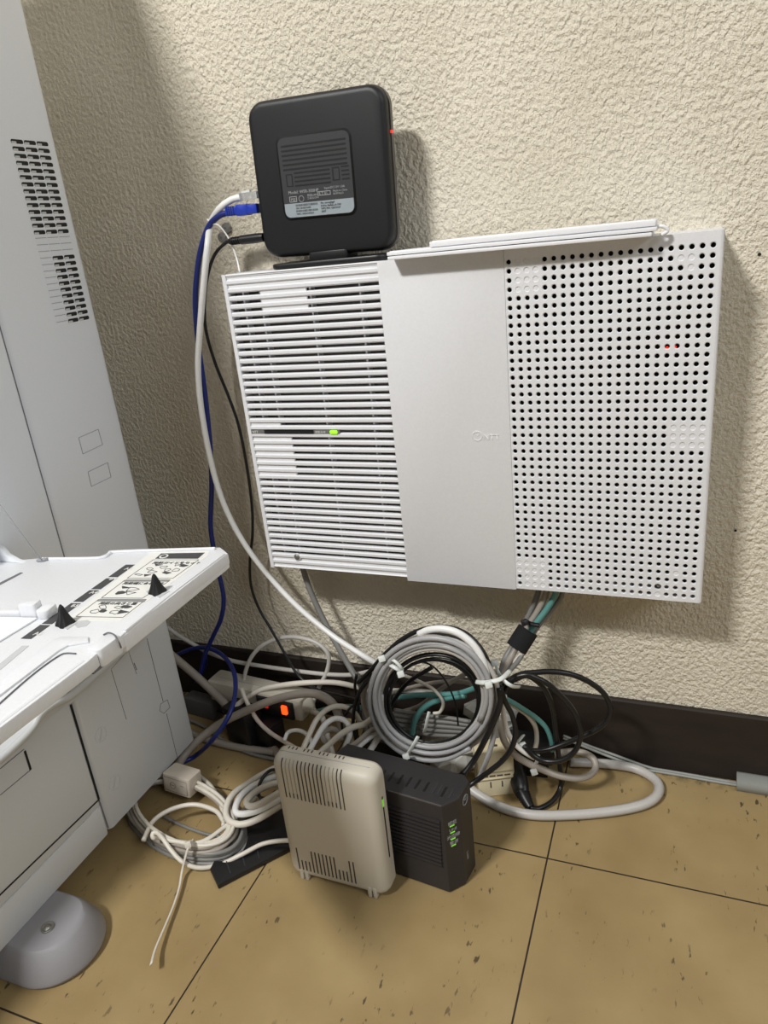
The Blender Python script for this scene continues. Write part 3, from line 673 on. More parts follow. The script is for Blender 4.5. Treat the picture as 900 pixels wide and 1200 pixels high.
# white tie and wall screw clip
cable('cable_tie', [(243, 257, -.050), (248, 262, -.051), (256, 264, -.051), (266, 276, -.048), (273, 290, -.048), (278, 305, -.05), (281, 319, -.055)], .0010, 'cwhite', 'thin white tie looped round the white network cable near the router', 'cable tie', n=6)
c = P(264, 272, Y=-.001); mb = MB().use('metal', True)
for dx, dz, r in ((.003, .004, .0062), (-.0045, -.0055, .0058)):
    f = frame(c+Vector((dx, 0, dz)), (1, 0, 0), (0, 0, 1)); mb.use('metal'); mb.lathe([(r, 0), (r, .002), (r*.85, .003), (r*.3, .0034)], f, 18); mb.use('seam'); mb.box((-.0012, -.0012, .0032), (.0012, .0012, .0038), f)
tag(mb.build('wall_clip', angle=.6), 'small grey metal clip with two screw heads on the wall behind the router cables', 'clip')

# ================================================================ CABLES ON THE WALL SIDE, LEFT
cable('hanging_grey_cable', [(352, 655, -.035), (358, 676, -.036), (366, 698, -.038), (380, 728, -.042), (396, 758, -.05), (410, 782, -.058), (424, 806, -.07), (432, 830, -.08), (436, 860, -.09)], .0039, 'greyd', 'grey cable dropping from the bottom left corner of the cabinet')
cable('looped_white_cable', [(291, 852, -.070), (285, 830, -.06), (285, 808, -.052), (288, 786, -.046), (296, 768, -.04), (310, 755, -.034), (333, 747, -.03), (355, 748, -.03), (374, 755, -.032), (385, 768, -.036), (383, 787, -.04), (373, 807, -.05), (366, 825, -.06)], .0030, 'conduit', 'white cable standing up in a round hoop in front of the skirting')  # white cable drawn in pale grey; its shade is put into the colour
cable('skirting_white_cable', [(196, 735, -.03), (208, 744, -.03), (225, 754, -.03), (248, 766, -.031), (275, 775, -.033), (310, 781, -.034), (345, 786, -.036), (380, 790, -.04), (410, 791, -.046), (432, 787, -.056), (448, 782, -.07)], .0030, 'conduit', 'white cable crossing the skirting from the copier to the coil')  # pale grey on this white cable stands in for shade
cable('arched_white_cable', [(262, 845, -.100), (272, 832, -.09), (287, 819, -.08), (307, 808, -.07), (330, 803, -.062), (360, 800, -.058), (392, 800, -.056), (418, 805, -.062), (440, 812, -.07)], .0036, 'cwarm', 'white cable arching over the power strip to the coil')
cable('thick_grey_cable', [(200, 915, .010), (214, 888, .016), (232, 868, .03), (255, 850, -.115), (280, 837, -.112), (310, 824, -.11), (340, 815, -.108), (368, 813, -.106), (388, 823, -.106), (398, 842, -.11), (402, 868, -.13)], .0056, 'greyb', 'thick grey cable arching from behind the copier over the power strip')
cable('thick_diagonal_cable', [(185, 755, -.06), (205, 771, -.06), (225, 788, -.064), (248, 809, -.07), (268, 829, -.078), (288, 848, -.086), (310, 870, -.09), (335, 892, .008)], .0060, 'greyb', 'thick warm grey cable running diagonally down behind the power strip')
cable('floor_grey_cable', [(200, 852, .006), (225, 860, .006), (250, 869, .006), (280, 876, .006), (310, 880, .006), (340, 884, .006)], .0052, 'greyb', 'thick grey cable lying on the floor under the power strip')
cable('floor_thin_cable', [(208, 838, .006), (240, 852, .004), (262, 868, .004), (290, 882, .004), (322, 890, .004)], .0024, 'greyd', 'thin grey cable lying on the floor below the thick grey one')
cable('blue_loop_cable', [(206, 768, -.03), (215, 764, -.03), (230, 759, -.032), (246, 760, -.036), (262, 769, -.05), (273, 785, -.075), (276, 803, -.1), (273, 826, -.13), (263, 848, -.15), (248, 868, -.158), (230, 885, .010), (212, 894, .006), (196, 899, .005)], .0032, 'cblue', 'dark blue network cable looping down to the copier foot')
cable('thin_navy_cable', [(196, 775, -.02), (213, 765, -.018), (230, 760, -.017), (243, 772, -.017), (238, 788, -.017), (228, 800, -.018)], .0012, 'cnavy', 'very thin dark blue cable against the skirting beside the copier')
cable('thin_black_cable', [(225, 838, -.05), (240, 832, -.05), (255, 833, -.05), (266, 838, -.055), (278, 834, -.06)], .0014, 'cblack', 'thin black cable arching on the floor behind the blue loop')
cable('slanting_white_cable', [(283, 806, -.082), (289, 822, -.088), (301, 843, -.098), (316, 858, -.11), (335, 870, -.125), (352, 880, -.14)], .0030, 'cwarm', 'white cable slanting down from the power strip to the beige adaptor')  # warm white in place of white, shade painted into the colour

# ---------------------------------------------------------------- power strips
ps = thing('power_strip', P(310, 850, Z=0), 'pale grey power strip with glowing orange switch against the skirting', 'power strip')
A = P(243, 797, Z=.075); B = P(352, 822, Z=.075); d = B-A; Ln = d.length; f = frame(A, d, (-d.y, d.x, 0)) ; wdt = .030
mb = MB().use('beige', True); mb.prism(rrect(0, -.002, Ln, wdt, .004, 4), .032, f @ Matrix.Translation((0, 0, -.032)), .002); mb.build('casing', ps, angle=.6)
mb = MB().use('beige', True); f2 = frame(B, (1, 0, 0), (0, 1, 0))
e0 = f @ Vector((Ln-.002, .014, -.014)); dd = (P(366, 832, Y=e0.y-.004)-e0); mb.tube([e0, e0+dd*.4, e0+dd], [.0135, .0115, .0055], n=12); mb.tube([e0+dd*.98, e0+dd*1.4], .0048, n=10); mb.build('cord_grip', ps, angle=.6)
mb = MB().use('blackp', True); mb.prism(rrect(Ln*.55, -.006, Ln*.93, .0, .003, 3), .026, f @ Matrix.Translation((0, 0, -.030)), .001); mb.build('switch_bezel', ps, angle=.6)
mb = MB().use('orange', True); mb.prism(rrect(Ln*.825, -.0095, Ln*.878, -.004, .0015, 3), .013, f @ Matrix.Translation((0, 0, -.021)), .001); o = mb.build('rocker_switch', ps, angle=.6); o['label'] = 'glowing orange rocker switch'
mb = MB().use('reddim', True); mb.prism(rrect(Ln*.63, -.0085, Ln*.68, -.004, .001, 3), .007, f @ Matrix.Translation((0, 0, -.018)), .0006); o = mb.build('surge_lamp', ps); o['label'] = 'dim red lamp'
mb = MB().use('softseam'); mb.box((.004, .012, .0), (Ln-.006, .0126, .0003), f); mb.build('casing_seam', ps)
mb = MB().use('cwarm', True); mb.tube(spline([e0+dd*1.3, (377, 840, -.12), (382, 855, -.125), (387, 874, -.135), (392, 890, -.15)]), .0036); mb.build('cord', ps)
def brick(name, px, py, Zf, sx, sy, sz, rz, m, label, cat, bev=.003):
    c = P(px, py, Z=Zf); mb = MB().use(m, True); f = frame(c, (math.cos(rz), math.sin(rz), 0), (-math.sin(rz), math.cos(rz), 0))
    mb.prism(rrect(-sx/2, -sy/2, sx/2, sy/2, .004, 4), sz, f, bev); return tag(mb.build(name, angle=.6), label, cat), f, mb
brick('power_adaptor', 290, 868, .0, .05, .03, .058, -.3, 'blackp', 'black plug-in power adaptor under the power strip left of the switch', 'adaptor')
brick('power_adaptor', 318, 872, .0, .036, .03, .042, -.25, 'blackp', 'smaller black power adaptor under the glowing switch', 'adaptor')
o, f, mb = brick('extension_block', 240, 836, .0, .055, .022, .030, -.12, 'greyx', 'grey box on the floor between copier and power strip', 'box')

# ---------------------------------------------------------------- tangle behind the beige adaptor
r_ = random.Random(21)
tang = [
 ([(352, 885, -.17), (362, 862, -.15), (372, 842, -.13), (386, 830, -.12), (402, 828, -.115), (416, 836, -.115), (424, 852, -.12)], .0034, 'cwarm'),
 ([(358, 888, -.17), (369, 868, -.155), (380, 850, -.14), (393, 842, -.13), (406, 846, -.13), (410, 860, -.135), (404, 876, -.14)], .0034, 'cwhite'),
 ([(333, 868, -.13), (338, 858, -.12), (350, 856, -.12), (361, 862, -.125), (366, 874, -.13), (362, 886, -.14)], .0026, 'cwhite'),
 ([(372, 884, -.16), (386, 872, -.15), (400, 860, -.145), (414, 852, -.14), (428, 848, -.135), (440, 838, -.13)], .0038, 'cwarm'),
 ([(388, 890, -.165), (402, 880, -.155), (418, 870, -.15), (432, 858, -.14), (446, 850, -.135)], .0032, 'greyb'),
 ([(396, 826, -.10), (400, 846, -.11), (408, 864, -.12), (420, 878, -.13), (432, 886, -.14)], .0036, 'cwarm'),
 ([(410, 890, -.16), (420, 876, -.15), (434, 864, -.14), (450, 856, -.13), (466, 852, -.12)], .0030, 'cwhite'),
 ([(425, 892, -.15), (436, 876, -.14), (446, 862, -.13), (458, 856, -.12)], .0038, 'cwhite'),
 ([(380, 892, -.15), (384, 876, -.14), (378, 862, -.13), (388, 854, -.125), (398, 858, -.125)], .0036, 'greyb'),
 ([(440, 800, -.12), (428, 806, -.12), (426, 824, -.122), (434, 844, -.124), (446, 860, -.126), (462, 874, -.13), (482, 886, -.135)], .0032, 'greyb'),
 ([(420, 790, -.09), (424, 810, -.095), (427, 840, -.10), (431, 866, -.11), (434, 890, -.12)], .0026, 'greyd'),
]
desc = ['widest warm white loop of the tangle behind the beige adaptor', 'white loop inside the widest loop behind the beige adaptor', 'small white curl behind the top left corner of the beige adaptor',
 'warm white cable rising right from behind the beige adaptor', 'warm grey cable low in the tangle behind the beige adaptor', 'warm white cable crossing down through the tangle right of the power strip',
 'thin white cable rising from the black modem towards the coil', 'short thick white cable behind the corner of the black modem', 'grey kinked cable in the middle of the tangle',
 'pale grey cable curving round the lower left of the big coil', 'thin dark grey cable falling left of the big coil']
for (p_, r, m), dsc in zip(tang, desc): cable('tangled_cable', p_, r, m, dsc, group='tangle of cables behind the beige adaptor')
for p_, r, dsc in (([(440, 790, -.13), (424, 806, -.125), (416, 826, -.12), (414, 850, -.125), (419, 872, -.13), (424, 892, -.14)], .0024, 'black cable falling from the big coil behind the black modem'),
                   ([(425, 820, -.12), (410, 830, -.12), (401, 846, -.12), (403, 860, -.125), (410, 870, -.13)], .0016, 'thin black cable curling through the white tangle'),
                   ([(418, 790, -.10), (416, 806, -.105), (420, 830, -.11), (418, 856, -.12), (423, 880, -.13)], .0020, 'black cable hanging below the grey drop cable'),
                   ([(506, 782, -.12), (478, 800, -.12), (462, 820, -.12), (452, 838, -.12)], .0026, 'short black cable crossing inside the upper left of the coil')):
    cable('thin_black_cable', p_, r, 'cblack', dsc)

# ---------------------------------------------------------------- big hanging coil
YK = -.135
def coil(name, turns, r, m, label, start=0, sweep=None, y=YK, tail0=(), tail1=(), cx=507, cy=815, dy=.006, lay=.0016, cat='cable'):
    pts = []; n = 16
    total = len(turns)
    for k, (rx, ry, ox, oy) in enumerate(turns):
        nx = turns[min(k+1, total-1)]
        for j in range(n):
            t = j/n; a = start+2*math.pi*t
            RX = rx+(nx[0]-rx)*t; RY = ry+(nx[1]-ry)*t; OX = ox+(nx[2]-ox)*t; OY = oy+(nx[3]-oy)*t
            pts.append(P(cx+OX+RX*math.cos(a), cy+OY+RY*math.sin(a), Y=y+dy*math.sin(a*1.0+k*2.1)-lay*k))
    full = [pt(p) for p in tail0]+pts+[pt(p) for p in tail1]
    mb = MB().use(m, True); mb.tube(spline(full, 3), r, n=10)
    return tag(mb.build(name), label, cat)
coil('coiled_grey_cable', [(74, 74, -2, 3), (69, 67, -1, 2), (63, 60, 0, 1)], .0029, 'grey', 'light grey network cable wound into the big hanging coil, outermost turns', start=.9, y=-.150, dy=.002, lay=0)
coil('coiled_grey_cable', [(77, 72, 3, 3), (71, 65, 2, 4), (66, 63, 1, -2), (60, 57, 0, 2)], .0028, 'conduit', 'palest grey network cable wound between the other turns of the big coil', start=3.6, y=-.1425, dy=.003, lay=.0005)
coil('coiled_dark_grey_cable', [(72, 71, 4, -2), (67, 66, 4, -2), (62, 60, 4, -1)], .0029, 'greyd', 'dark grey cable wound behind the light grey turns of the big coil', start=1.9, y=-.134, dy=.002, lay=0)
coil('coiled_black_cable', [(57, 56, 1, 3), (53.5, 51, 1, 5), (51, 47, 2, 8), (56, 52, 2, 6), (58, 54, 2, 5)], .0018, 'cblack', 'black cable wound round the inside of the big hanging coil', start=.9, y=-.138, dy=.002, lay=.001)
cable('coil_white_cable', [(491, 743, -.140), (503, 738, -.142), (520, 737, -.143), (537, 742, -.144), (552, 753, -.145), (563, 768, -.146), (569, 785, -.147), (572, 803, -.147), (575, 815, -.146)], .0039, 'cwhite', 'bright white cable over the top right of the big coil')
cable('coil_outer_black_cable', [(420, 800, -.12), (434, 786, -.125), (450, 768, -.13), (470, 750, -.132), (494, 738, -.133), (522, 735, -.134), (545, 742, -.135), (562, 758, -.137), (573, 778, -.14), (580, 800, -.14), (586, 815, -.14)], .0027, 'cblack', 'black cable bent over the outside of the big coil')
cable('coil_warm_grey_cable', [(470, 768, -.142), (486, 750, -.143), (505, 746, -.144), (525, 750, -.144), (541, 759, -.144), (553, 772, -.144)], .0027, 'greyb', 'warm grey cable along the upper rim of the big coil')
cable('coil_inner_black_cable', [(470, 790, -.115), (482, 778, -.115), (497, 776, -.115), (512, 785, -.115), (525, 803, -.115), (534, 826, -.115), (537, 850, -.115)], .0011, 'cblack', 'very thin black wire arching inside the big coil')
cable('teal_cable', [(462, 818, -.09), (485, 815, -.09), (510, 814, -.092), (535, 813, -.095), (552, 808, -.10), (572, 800, -.11), (590, 795, -.115)], .0034, 'teal', 'teal cable crossing straight behind the big coil')
cable('teal_cable', [(483, 861, -.100), (486, 845, -.098), (494, 832, -.096), (507, 823, -.094), (525, 818, -.094), (545, 815, -.098)], .0036, 'teal', 'teal cable bending down inside the big coil')
cable('teal_cable', [(368, 835, -.075), (390, 829, -.075), (410, 828, -.075), (428, 830, -.075)], .0032, 'teal', 'short teal cable left of the big coil')
for k, (p_, r, m, dsc) in enumerate([
  ([(455, 838, -.07), (490, 828, -.07), (520, 805, -.075), (545, 790, -.08), (560, 786, -.09)], .0030, 'greyb', 'warm grey cable rising to the right inside the big coil'),
  ([(450, 815, -.065), (480, 806, -.065), (510, 800, -.07), (540, 799, -.075), (565, 805, -.09)], .0026, 'greyb', 'warm grey cable arching across the inside of the coil'),
  ([(470, 790, -.10), (490, 798, -.10), (508, 808, -.10), (519, 822, -.10), (516, 834, -.10), (508, 836, -.1)], .0020, 'cwarm', 'thin white cable hooking inside the big coil'),
  ([(430, 806, -.06), (460, 809, -.06), (490, 810, -.062), (510, 812, -.064)], .0030, 'cwhite', 'white cable running behind the left rim of the coil')]):
    cable('crossing_cable', p_, r, m, dsc)
# folded flat bundle behind the coil
for k in range(5):
    cable('folded_grey_cable', [(462, 832+5.5*k, -.085-.002*k), (480, 835+5.5*k, -.088), (505, 839+5.5*k, -.09), (530, 842+5*k, -.092), (552, 846+4*k, -.095)], .0026, 'greyd', ['topmost', 'second from top', 'middle', 'second from bottom', 'lowest'][k]+' grey strand of the folded bundle seen through the coil', group='folded bundle seen through the coil')
cable('bundle_tie', [(503, 834, -.100), (501, 842, -.104), (499, 852, -.104), (497, 858, -.100)], .0024, 'tie', 'grey strap round the folded bundle seen through the coil', 'cable tie', flat=.5)
# white film bag and packaging behind
def crumple(rings, seed):
    r_ = random.Random(seed)
    for i, g in enumerate(rings):
        for v in g: v += Vector((r_.uniform(-1, 1), r_.uniform(-1, 1), r_.uniform(-1, 1) if i else 0))*.0042
    top = rings[-1]; c_ = sum(top, Vector())/len(top)
    rings.append([c_+(v-c_)*.4+Vector((0, 0, r_.uniform(0, .006))) for v in top]); return rings
mb = MB().use('film', False); c = P(560, 880, Z=.045)
rings = []
for i in range(7):
    z = .002+i*.012; rr = .026*(1-.0*i)*(1+.12*math.sin(i*1.7)) if i < 6 else .012
    rings.append([P(575, 895, Z=.0)+Vector((rr*(1.2+.25*math.sin(3*a+i))*math.cos(a), .030+rr*.6*(1+.2*math.cos(4*a+i*2))*math.sin(a), z)) for a in [2*math.pi*j/18 for j in range(18)]])
rings = crumple(rings, 5); mb.loft(rings); tag(mb.build('plastic_bag'), 'crumpled pale plastic bag behind the beige socket adaptor', 'bag')
mb = MB().use('film', False); rings = []
for i in range(6):
    z = .002+i*.013; rr = .024*(1+.15*math.sin(i*2.3)) if i < 5 else .012
    rings.append([P(505, 925, Z=.0)+Vector((.01+rr*(1.5+.3*math.sin(3*a+i*1.4))*math.cos(a), .046+rr*.55*(1+.2*math.cos(4*a+i))*math.sin(a), z)) for a in [2*math.pi*j/18 for j in range(18)]])
rings = crumple(rings, 9); mb.loft(rings); tag(mb.build('plastic_bag'), 'crumpled pale plastic bag under the big coil behind the black modem', 'bag')
# ties on the coil
def tie(pts, r, label, head, m='tie'):
    o = thing('cable_tie', pt(pts[0]), label, 'cable tie')
    mb = MB().use(m, True); mb.tube(spline(pts), r, n=8, flat=.45); mb.build('strap', o)
    c = pt(head); mb = MB().use(m, True); f = frame(c-Vector((0, .004, 0)), CR, -CD); mb.prism(rrect(-.0038, -.0034, .0038, .0034, .001, 3), .0055, f @ Matrix.Rotation(.3, 4, 'Z'), .001); mb.build('tie_head', o, angle=.6)
    return o
tie([(449, 770, -.145), (456, 778, -.150), (464, 783, -.153), (471, 787, -.150)], .0024, 'translucent tie at the upper left of the big coil', (449, 769, -.148))
tie([(457, 772, -.150), (463, 775, -.154), (469, 781, -.154), (472, 786, -.150)], .0018, 'second narrow strap beside the upper left coil tie', (471, 787, -.152))
tie([(558, 799, -.150), (566, 800, -.156), (575, 799, -.156), (588, 795, -.150), (598, 786, -.13)], .0026, 'translucent tie at the right side of the big coil', (573, 799, -.157))
tie([(581, 773, -.10), (583, 786, -.12), (590, 797, -.13), (600, 804, -.132), (609, 805, -.12)], .0022, 'translucent tie with round tip round the knot right of the coil', (580, 774, -.105))
tie([(490, 863, -.150), (485, 872, -.154), (480, 880, -.154), (477, 884, -.152)], .0026, 'translucent tie at the bottom left of the big coil', (477, 883, -.156))
tie([(613, 862, -.09), (608, 868, -.10), (602, 875, -.10), (600, 880, -.098)], .0034, 'white tie on the grey cable below the black loops', (613, 870, -.104))
tie([(631, 884, -.09), (629, 892, -.094), (627, 900, -.092)], .0030, 'white tie at the bend of the warm grey loop', (626, 901, -.096))

# ---------------------------------------------------------------- bundle dropping from the cabinet
for k, (dx, m, r, dsc) in enumerate(((-9, 'greyd', .0034, 'dark grey cable at the left of the bundle under the cabinet'), (-2, 'greyb', .0036, 'warm grey cable in the middle of the bundle under the cabinet'), (6, 'teal', .0034, 'teal cable in the bundle under the cabinet'), (12, 'greyd', .0028, 'dark grey cable at the right of the bundle under the cabinet'))):
    top = dx*1.35
    yv = (-.040, -.046, -.050, -.043)[k]
    low = [(606+dx*.8, 760, -.06+yv*.1), (598+dx*.8, 774, -.075), (591+dx*.4, 788, -.095), (587+dx*.2, 800, -.11)]
    if m == 'teal': low = []
    cable('drop_cable', [(645+top, 686, yv), (641+top, 700, yv), (633+dx*1.15, 715, yv-.002), (623+dx*.9, 730, yv-.006), (613+dx*.8, 746, yv-.012)]+low, r, m, dsc, group='bundle of cables under the cabinet')
cable('drop_cable', [(620, 748, -.062), (616, 758, -.066), (608, 771, -.07), (596, 782, -.075), (580, 788, -.085), (560, 793, -.09)], .0034, 'cwarm', 'pale cable leaving the velcro wrap and curving left towards the coil', group='bundle of cables under the cabinet')
mb = MB().use('velcro', True); A = P(619, 738, Y=-.055); B = P(605, 760, Y=-.067)
d = (B-A); uu = d.cross(Vector((0, 1, 0))).normalized(); vv = d.cross(uu).normalized()
rings = [[c_+uu*.0125*math.cos(a)+vv*.0095*math.sin(a) for a in [2*math.pi*j/16 for j in range(16)]] for c_ in (A, A+d*.5, B)]
mb.loft(rings); tag(mb.build('velcro_wrap', angle=.7), 'black velcro strap wrapped round the cable bundle under the cabinet', 'strap')
o = tie([(614, 727, -.062), (622, 731, -.066), (632, 733, -.064)], .0026, 'black tie round the cable bundle above the velcro wrap', (615, 727, -.066), 'blackp')

# ---------------------------------------------------------------- loops right of the coil
cable('black_loop_cable', [(588, 815, -.12), (590, 805, -.118), (597, 797, -.115), (611, 790, -.11), (628, 788, -.105), (646, 787, -.10), (664, 789, -.095), (680, 794, -.09), (695, 802, -.086), (708, 813, -.083), (715, 827, -.082), (713, 841, -.083), (702, 853, -.085), (682, 863, -.088), (660, 872, -.09), (638, 879, -.095), (618, 879, -.10), (606, 874, -.105)], .0031, 'cblack', 'widest black power cable loop right of the coil')
cable('black_loop_cable', [(590, 818, -.125), (594, 804, -.125), (604, 794, -.122), (618, 791, -.12), (630, 795, -.118), (644, 803, -.115), (660, 818, -.11), (672, 833, -.108), (679, 850, -.108), (680, 865, -.11), (673, 881, -.112), (658, 891, -.115), (640, 892, -.115), (626, 886, -.115), (614, 874, -.115)], .0031, 'cblack', 'middle black power cable loop right of the coil')
cable('black_loop_cable', [(600, 798, -.11), (616, 792, -.108), (630, 799, -.105), (641, 812, -.10), (648, 832, -.095), (651, 856, -.09), (654, 880, -.085), (657, 905, -.08), (657, 922, .012), (648, 938, .006), (633, 947, .005), (622, 947, .006)], .0030, 'cblack', 'black power cable falling to its plug on the floor')
cable('black_tail_cable', [(584, 800, -.14), (592, 822, -.14), (600, 838, -.14), (604, 857, -.142), (600, 876, -.146), (588, 892, -.15), (572, 905, -.155), (555, 917, -.16), (542, 926, -.17)], .0030, 'cblack', 'black cable bending down to the rear of the black modem')
cable('black_tail_cable', [(585, 806, -.145), (586, 824, -.148), (579, 845, -.15), (568, 868, -.155), (556, 890, -.16), (543, 908, -.17)], .0032, 'cblack', 'black cable running straight from the knot to behind the modem')
cable('grey_tail_cable', [(580, 815, -.125), (582, 835, -.13), (580, 856, -.132), (574, 880, -.135), (566, 902, -.14), (560, 915, -.142)], .0030, 'grey', 'light grey cable hanging in front of the beige socket adaptor')
cable('teal_cable', [(590, 818, -.105), (600, 823, -.10), (613, 831, -.095), (628, 841, -.09), (640, 853, -.088), (646, 868, -.086), (647, 880, -.085)], .0030, 'teal', 'teal cable bending down right of the coil')
cable('white_tail_cable', [(592, 820, -.10), (604, 828, -.095), (618, 838, -.09), (627, 851, -.086), (629, 866, -.085), (627, 878, -.085)], .0028, 'cwarm', 'white cable bending down under the teal one')
cable('white_tail_cable', [(591, 815, -.13), (590, 835, -.128), (594, 855, -.124), (602, 870, -.12), (614, 881, -.115), (626, 888, -.11)], .0030, 'cwhite', 'white cable dropping right of the coil to the white tie')
cable('warm_grey_loop_cable', [(584, 840, -.10), (590, 866, -.10), (602, 883, -.10), (618, 894, -.098), (636, 902, -.095), (655, 909, -.092), (675, 912, -.085), (690, 909, -.075), (698, 900, -.066), (695, 889, -.058), (682, 882, -.055), (665, 881, -.055), (650, 884, -.06)], .0042, 'greyb', 'thick warm grey cable looped just above the floor')
cable('floor_conduit_cable', [(548, 922, .014), (560, 931, .010), (575, 940, .007), (596, 949, .007), (625, 955, .007), (665, 955, .007), (705, 952, .007), (738, 947, .007), (760, 940, .007), (771, 930, .007), (771, 918, .007), (760, 908, .007), (742, 900, .007), (718, 896, .007), (695, 894, .008), (668, 893, .012)], .0058, 'conduit', 'thick pale grey cable lying in a long bend on the floor')
for k, dsc in enumerate(('upper thin grey cable along the foot of the skirting', 'lower thin grey cable along the foot of the skirting')):
    cable('skirting_floor_cable', [(660, 862+3*k, -.022), (690, 874+3*k, -.014-.003*k), (718, 884+4*k, -.012-.003*k), (760, 899+4*k, -.011-.004*k), (800, 909+3*k, -.011-.004*k), (840, 915+2*k, -.012-.004*k), (870, 921+2*k, -.012-.004*k)], .0017, 'duct', dsc, group='thin cables along the skirting')

# cable duct at right
mb = MB().use('duct', True); A = P(862, 924, Y=-.010); 
mb.prism([(-.0235, 0), (-.0235, .009), (-.0205, .0125), (-.009, .0140), (-.0062, .0140), (-.0062, 0)], .8, frame((A.x, 0, .0002), (0, 1, 0), (0, 0, 1)))
tag(mb.build('cable_duct'), 'grey plastic cable duct at the foot of the skirting at right', 'cable duct')

brick('power_adaptor', 462, 905, .0, .075, .034, .060, .15, 'blackp', 'black power adaptor behind the black modem under the coil', 'adaptor')
brick('power_adaptor', 560, 850, .0, .05, .026, .052, -.1, 'blackp', 'black power adaptor against the skirting seen through the coil', 'adaptor')
# ---------------------------------------------------------------- beige socket adaptor, black plug
def boxfr(px, py, z, rz, tilt=0, roll=0):
    return Matrix.Translation(P(px, py, Z=z)) @ Matrix.Rotation(rz, 4, 'Z') @ Matrix.Rotation(tilt, 4, 'X') @ Matrix.Rotation(roll, 4, 'Y')
f = boxfr(584, 936, .0, .42, -.10)
so = thing('socket_adaptor', f.translation, 'cream multi-socket adaptor standing behind the black modem', 'socket adaptor')
mb = MB().use('beige2', True); fz = f @ Matrix.Translation((0, .004, .001)); w2 = .0225
mb.prism(rrect(-w2, .0, w2, .030, .003, 4), .060, fz, .0015); mb.build('casing', so, angle=.6)
mb = MB().use('beige2', True); mb.prism(rrect(-w2+.001, .024, w2-.001, .030, .001, 2), .002, fz) if 0 else None
mb.use('slot'); 
for zz, ww in ((.0165, .014), (.031, .0)):
    if ww: 
        for sx in (-.008, .006): mb.box((sx, -.0004, zz-.004), (sx+.0014, .0002, zz+.004), fz)
for k in range(4): mb.box((-.017+k*.009, -.0004, .0275), (-.010+k*.009, .0002, .0292), fz)
for sx in (-.012, .006): mb.box((sx, -.0004, .044), (sx+.0014, .0002, .052), fz)
mb.box((-.002, .012, .0598), (.006, .016, .0604), fz)
mb.use('beige2'); mb.box((-w2+.001, -.0012, .0235), (w2-.001, 0, .0262), fz); mb.box((-w2+.001, -.0012, .0335), (w2-.001, 0, .036), fz); mb.build('socket_face', so)
f = boxfr(606, 930, .0, 1.2)
pg = thing('power_plug', f.translation, 'black mains plug lying right of the cream socket adaptor', 'plug')
a = P(603, 895, Z=.028); b = P(612, 930, Z=.013); c = P(622, 947, Z=.006)
mb = MB().use('blackp', True); mb.tube(spline([a, a+(b-a)*.3, a+(b-a)*.7, b], 4), [.0105, .011, .0115, .0115, .0115, .0118, .0118, .0118, .0115, .0112, .011, .010, .0088], n=14, flat=.75); mb.build('plug_body', pg, angle=.7)
mb = MB().use('blackp', True); rr_ = []; qq = spline([b-(b-a)*.08, b+(c-b)*.5, c], 8)
for i in range(len(qq)): rr_.append((.0088-.0040*i/len(qq))*(1.1 if i % 2 else .9))
mb.tube(qq, rr_, n=12); mb.build('strain_relief', pg)
f = boxfr(622, 893, .022, .1); mb = MB().use('blackp', True); mb.prism(rrect(-.03, -.004, .028, .03, .004, 4), .024, f, .002)
mb.box((-.022, 0, -.022), (.02, .026, .001), f)
tag(mb.build('power_adaptor', angle=.6), 'black power adaptor block under the black cable loops by the skirting', 'adaptor')

# ================================================================ BLACK MODEM (optical unit)
A_, B_, C_ = Vector((-.200, -.2525)), Vector((-.1865, -.2375)), Vector((-.1825, -.2120))
Lf = Vector((-.2615, -.2455)); dl = (Lf-A_).normalized(); E_ = A_+dl*.150; Bk = Vector((-.1900, -.2035)); G_ = Bk+dl*.142
foot = [tuple(A_), tuple(B_), tuple(C_), tuple(Bk), tuple(G_), tuple(E_)]
HM = .1160
on = thing('optical_modem', (A_.x, A_.y, 0), 'black upright modem with four green lights beside the beige adaptor', 'modem')
mb = MB().use('onu', True); mb.prism(foot, HM-.001, frame((0, 0, .001), (1, 0, 0), (0, 1, 0)), .0015); mb.build('casing', on, angle=.35)
ff = frame((*A_, 0), (-dl.x, -dl.y, 0), (0, 0, 1))     # local x to the right along the face (towards A), z out
mb = MB().use('onu')
for k in range(12):
    z = HM-.020-k*.0052; mb.prism([(0, z), (.0016, z-.0004), (.0004, z-.0034), (0, z-.0034)], .100, frame(ff @ Vector((-.104, 0, 0)), (-ff.to_3x3().col[2])*-1, (0, 0, 1)) ) if 0 else mb.box((-.106, z-.0030, 0), (-.0035-(.001*k*.2), z, .0014), ff)
mb.use('black')
for k in range(12):
    z = HM-.020-k*.0052; mb.box((-.106, z-.0052, 0), (-.004, z-.0030, .0002), ff)
mb.build('side_ribs', on)
tp = frame((*A_, HM), (-dl.x, -dl.y, 0), (dl.y, -dl.x, 0)); 
if tp.to_3x3().col[2].z < 0: tp = frame((*A_, HM), (-dl.x, -dl.y, 0), (-dl.y, dl.x, 0))
sgn = 1 if (tp @ Vector((0, .01, 0))).y > A_.y else -1
mb = MB().use('black')
for k, u in enumerate((-.006, -.0255, -.0355, -.0455, -.0555, -.066, -.076)): mb.box((u-.0012, sgn*.012 if sgn > 0 else -.026, 0), (u+.0012, .026 if sgn > 0 else -.012, .0003), tp @ Matrix.Rotation(0, 4, 'Z'))
mb.use('router2')
for u in (.002, -.011, -.0165): mb.box((u-.001, .012 if sgn > 0 else -.026, 0), (u+.001, .026 if sgn > 0 else -.012, .0003), tp)
mb.use('routerside'); mb.box((-.06, -.0002, -.0012), (-.001, .0006, .0002), tp); mb.build('top_slots', on)
fb = frame((*A_, 0), ((B_-A_).x, (B_-A_).y, 0), (0, 0, 1)); Wc = (B_-A_).length
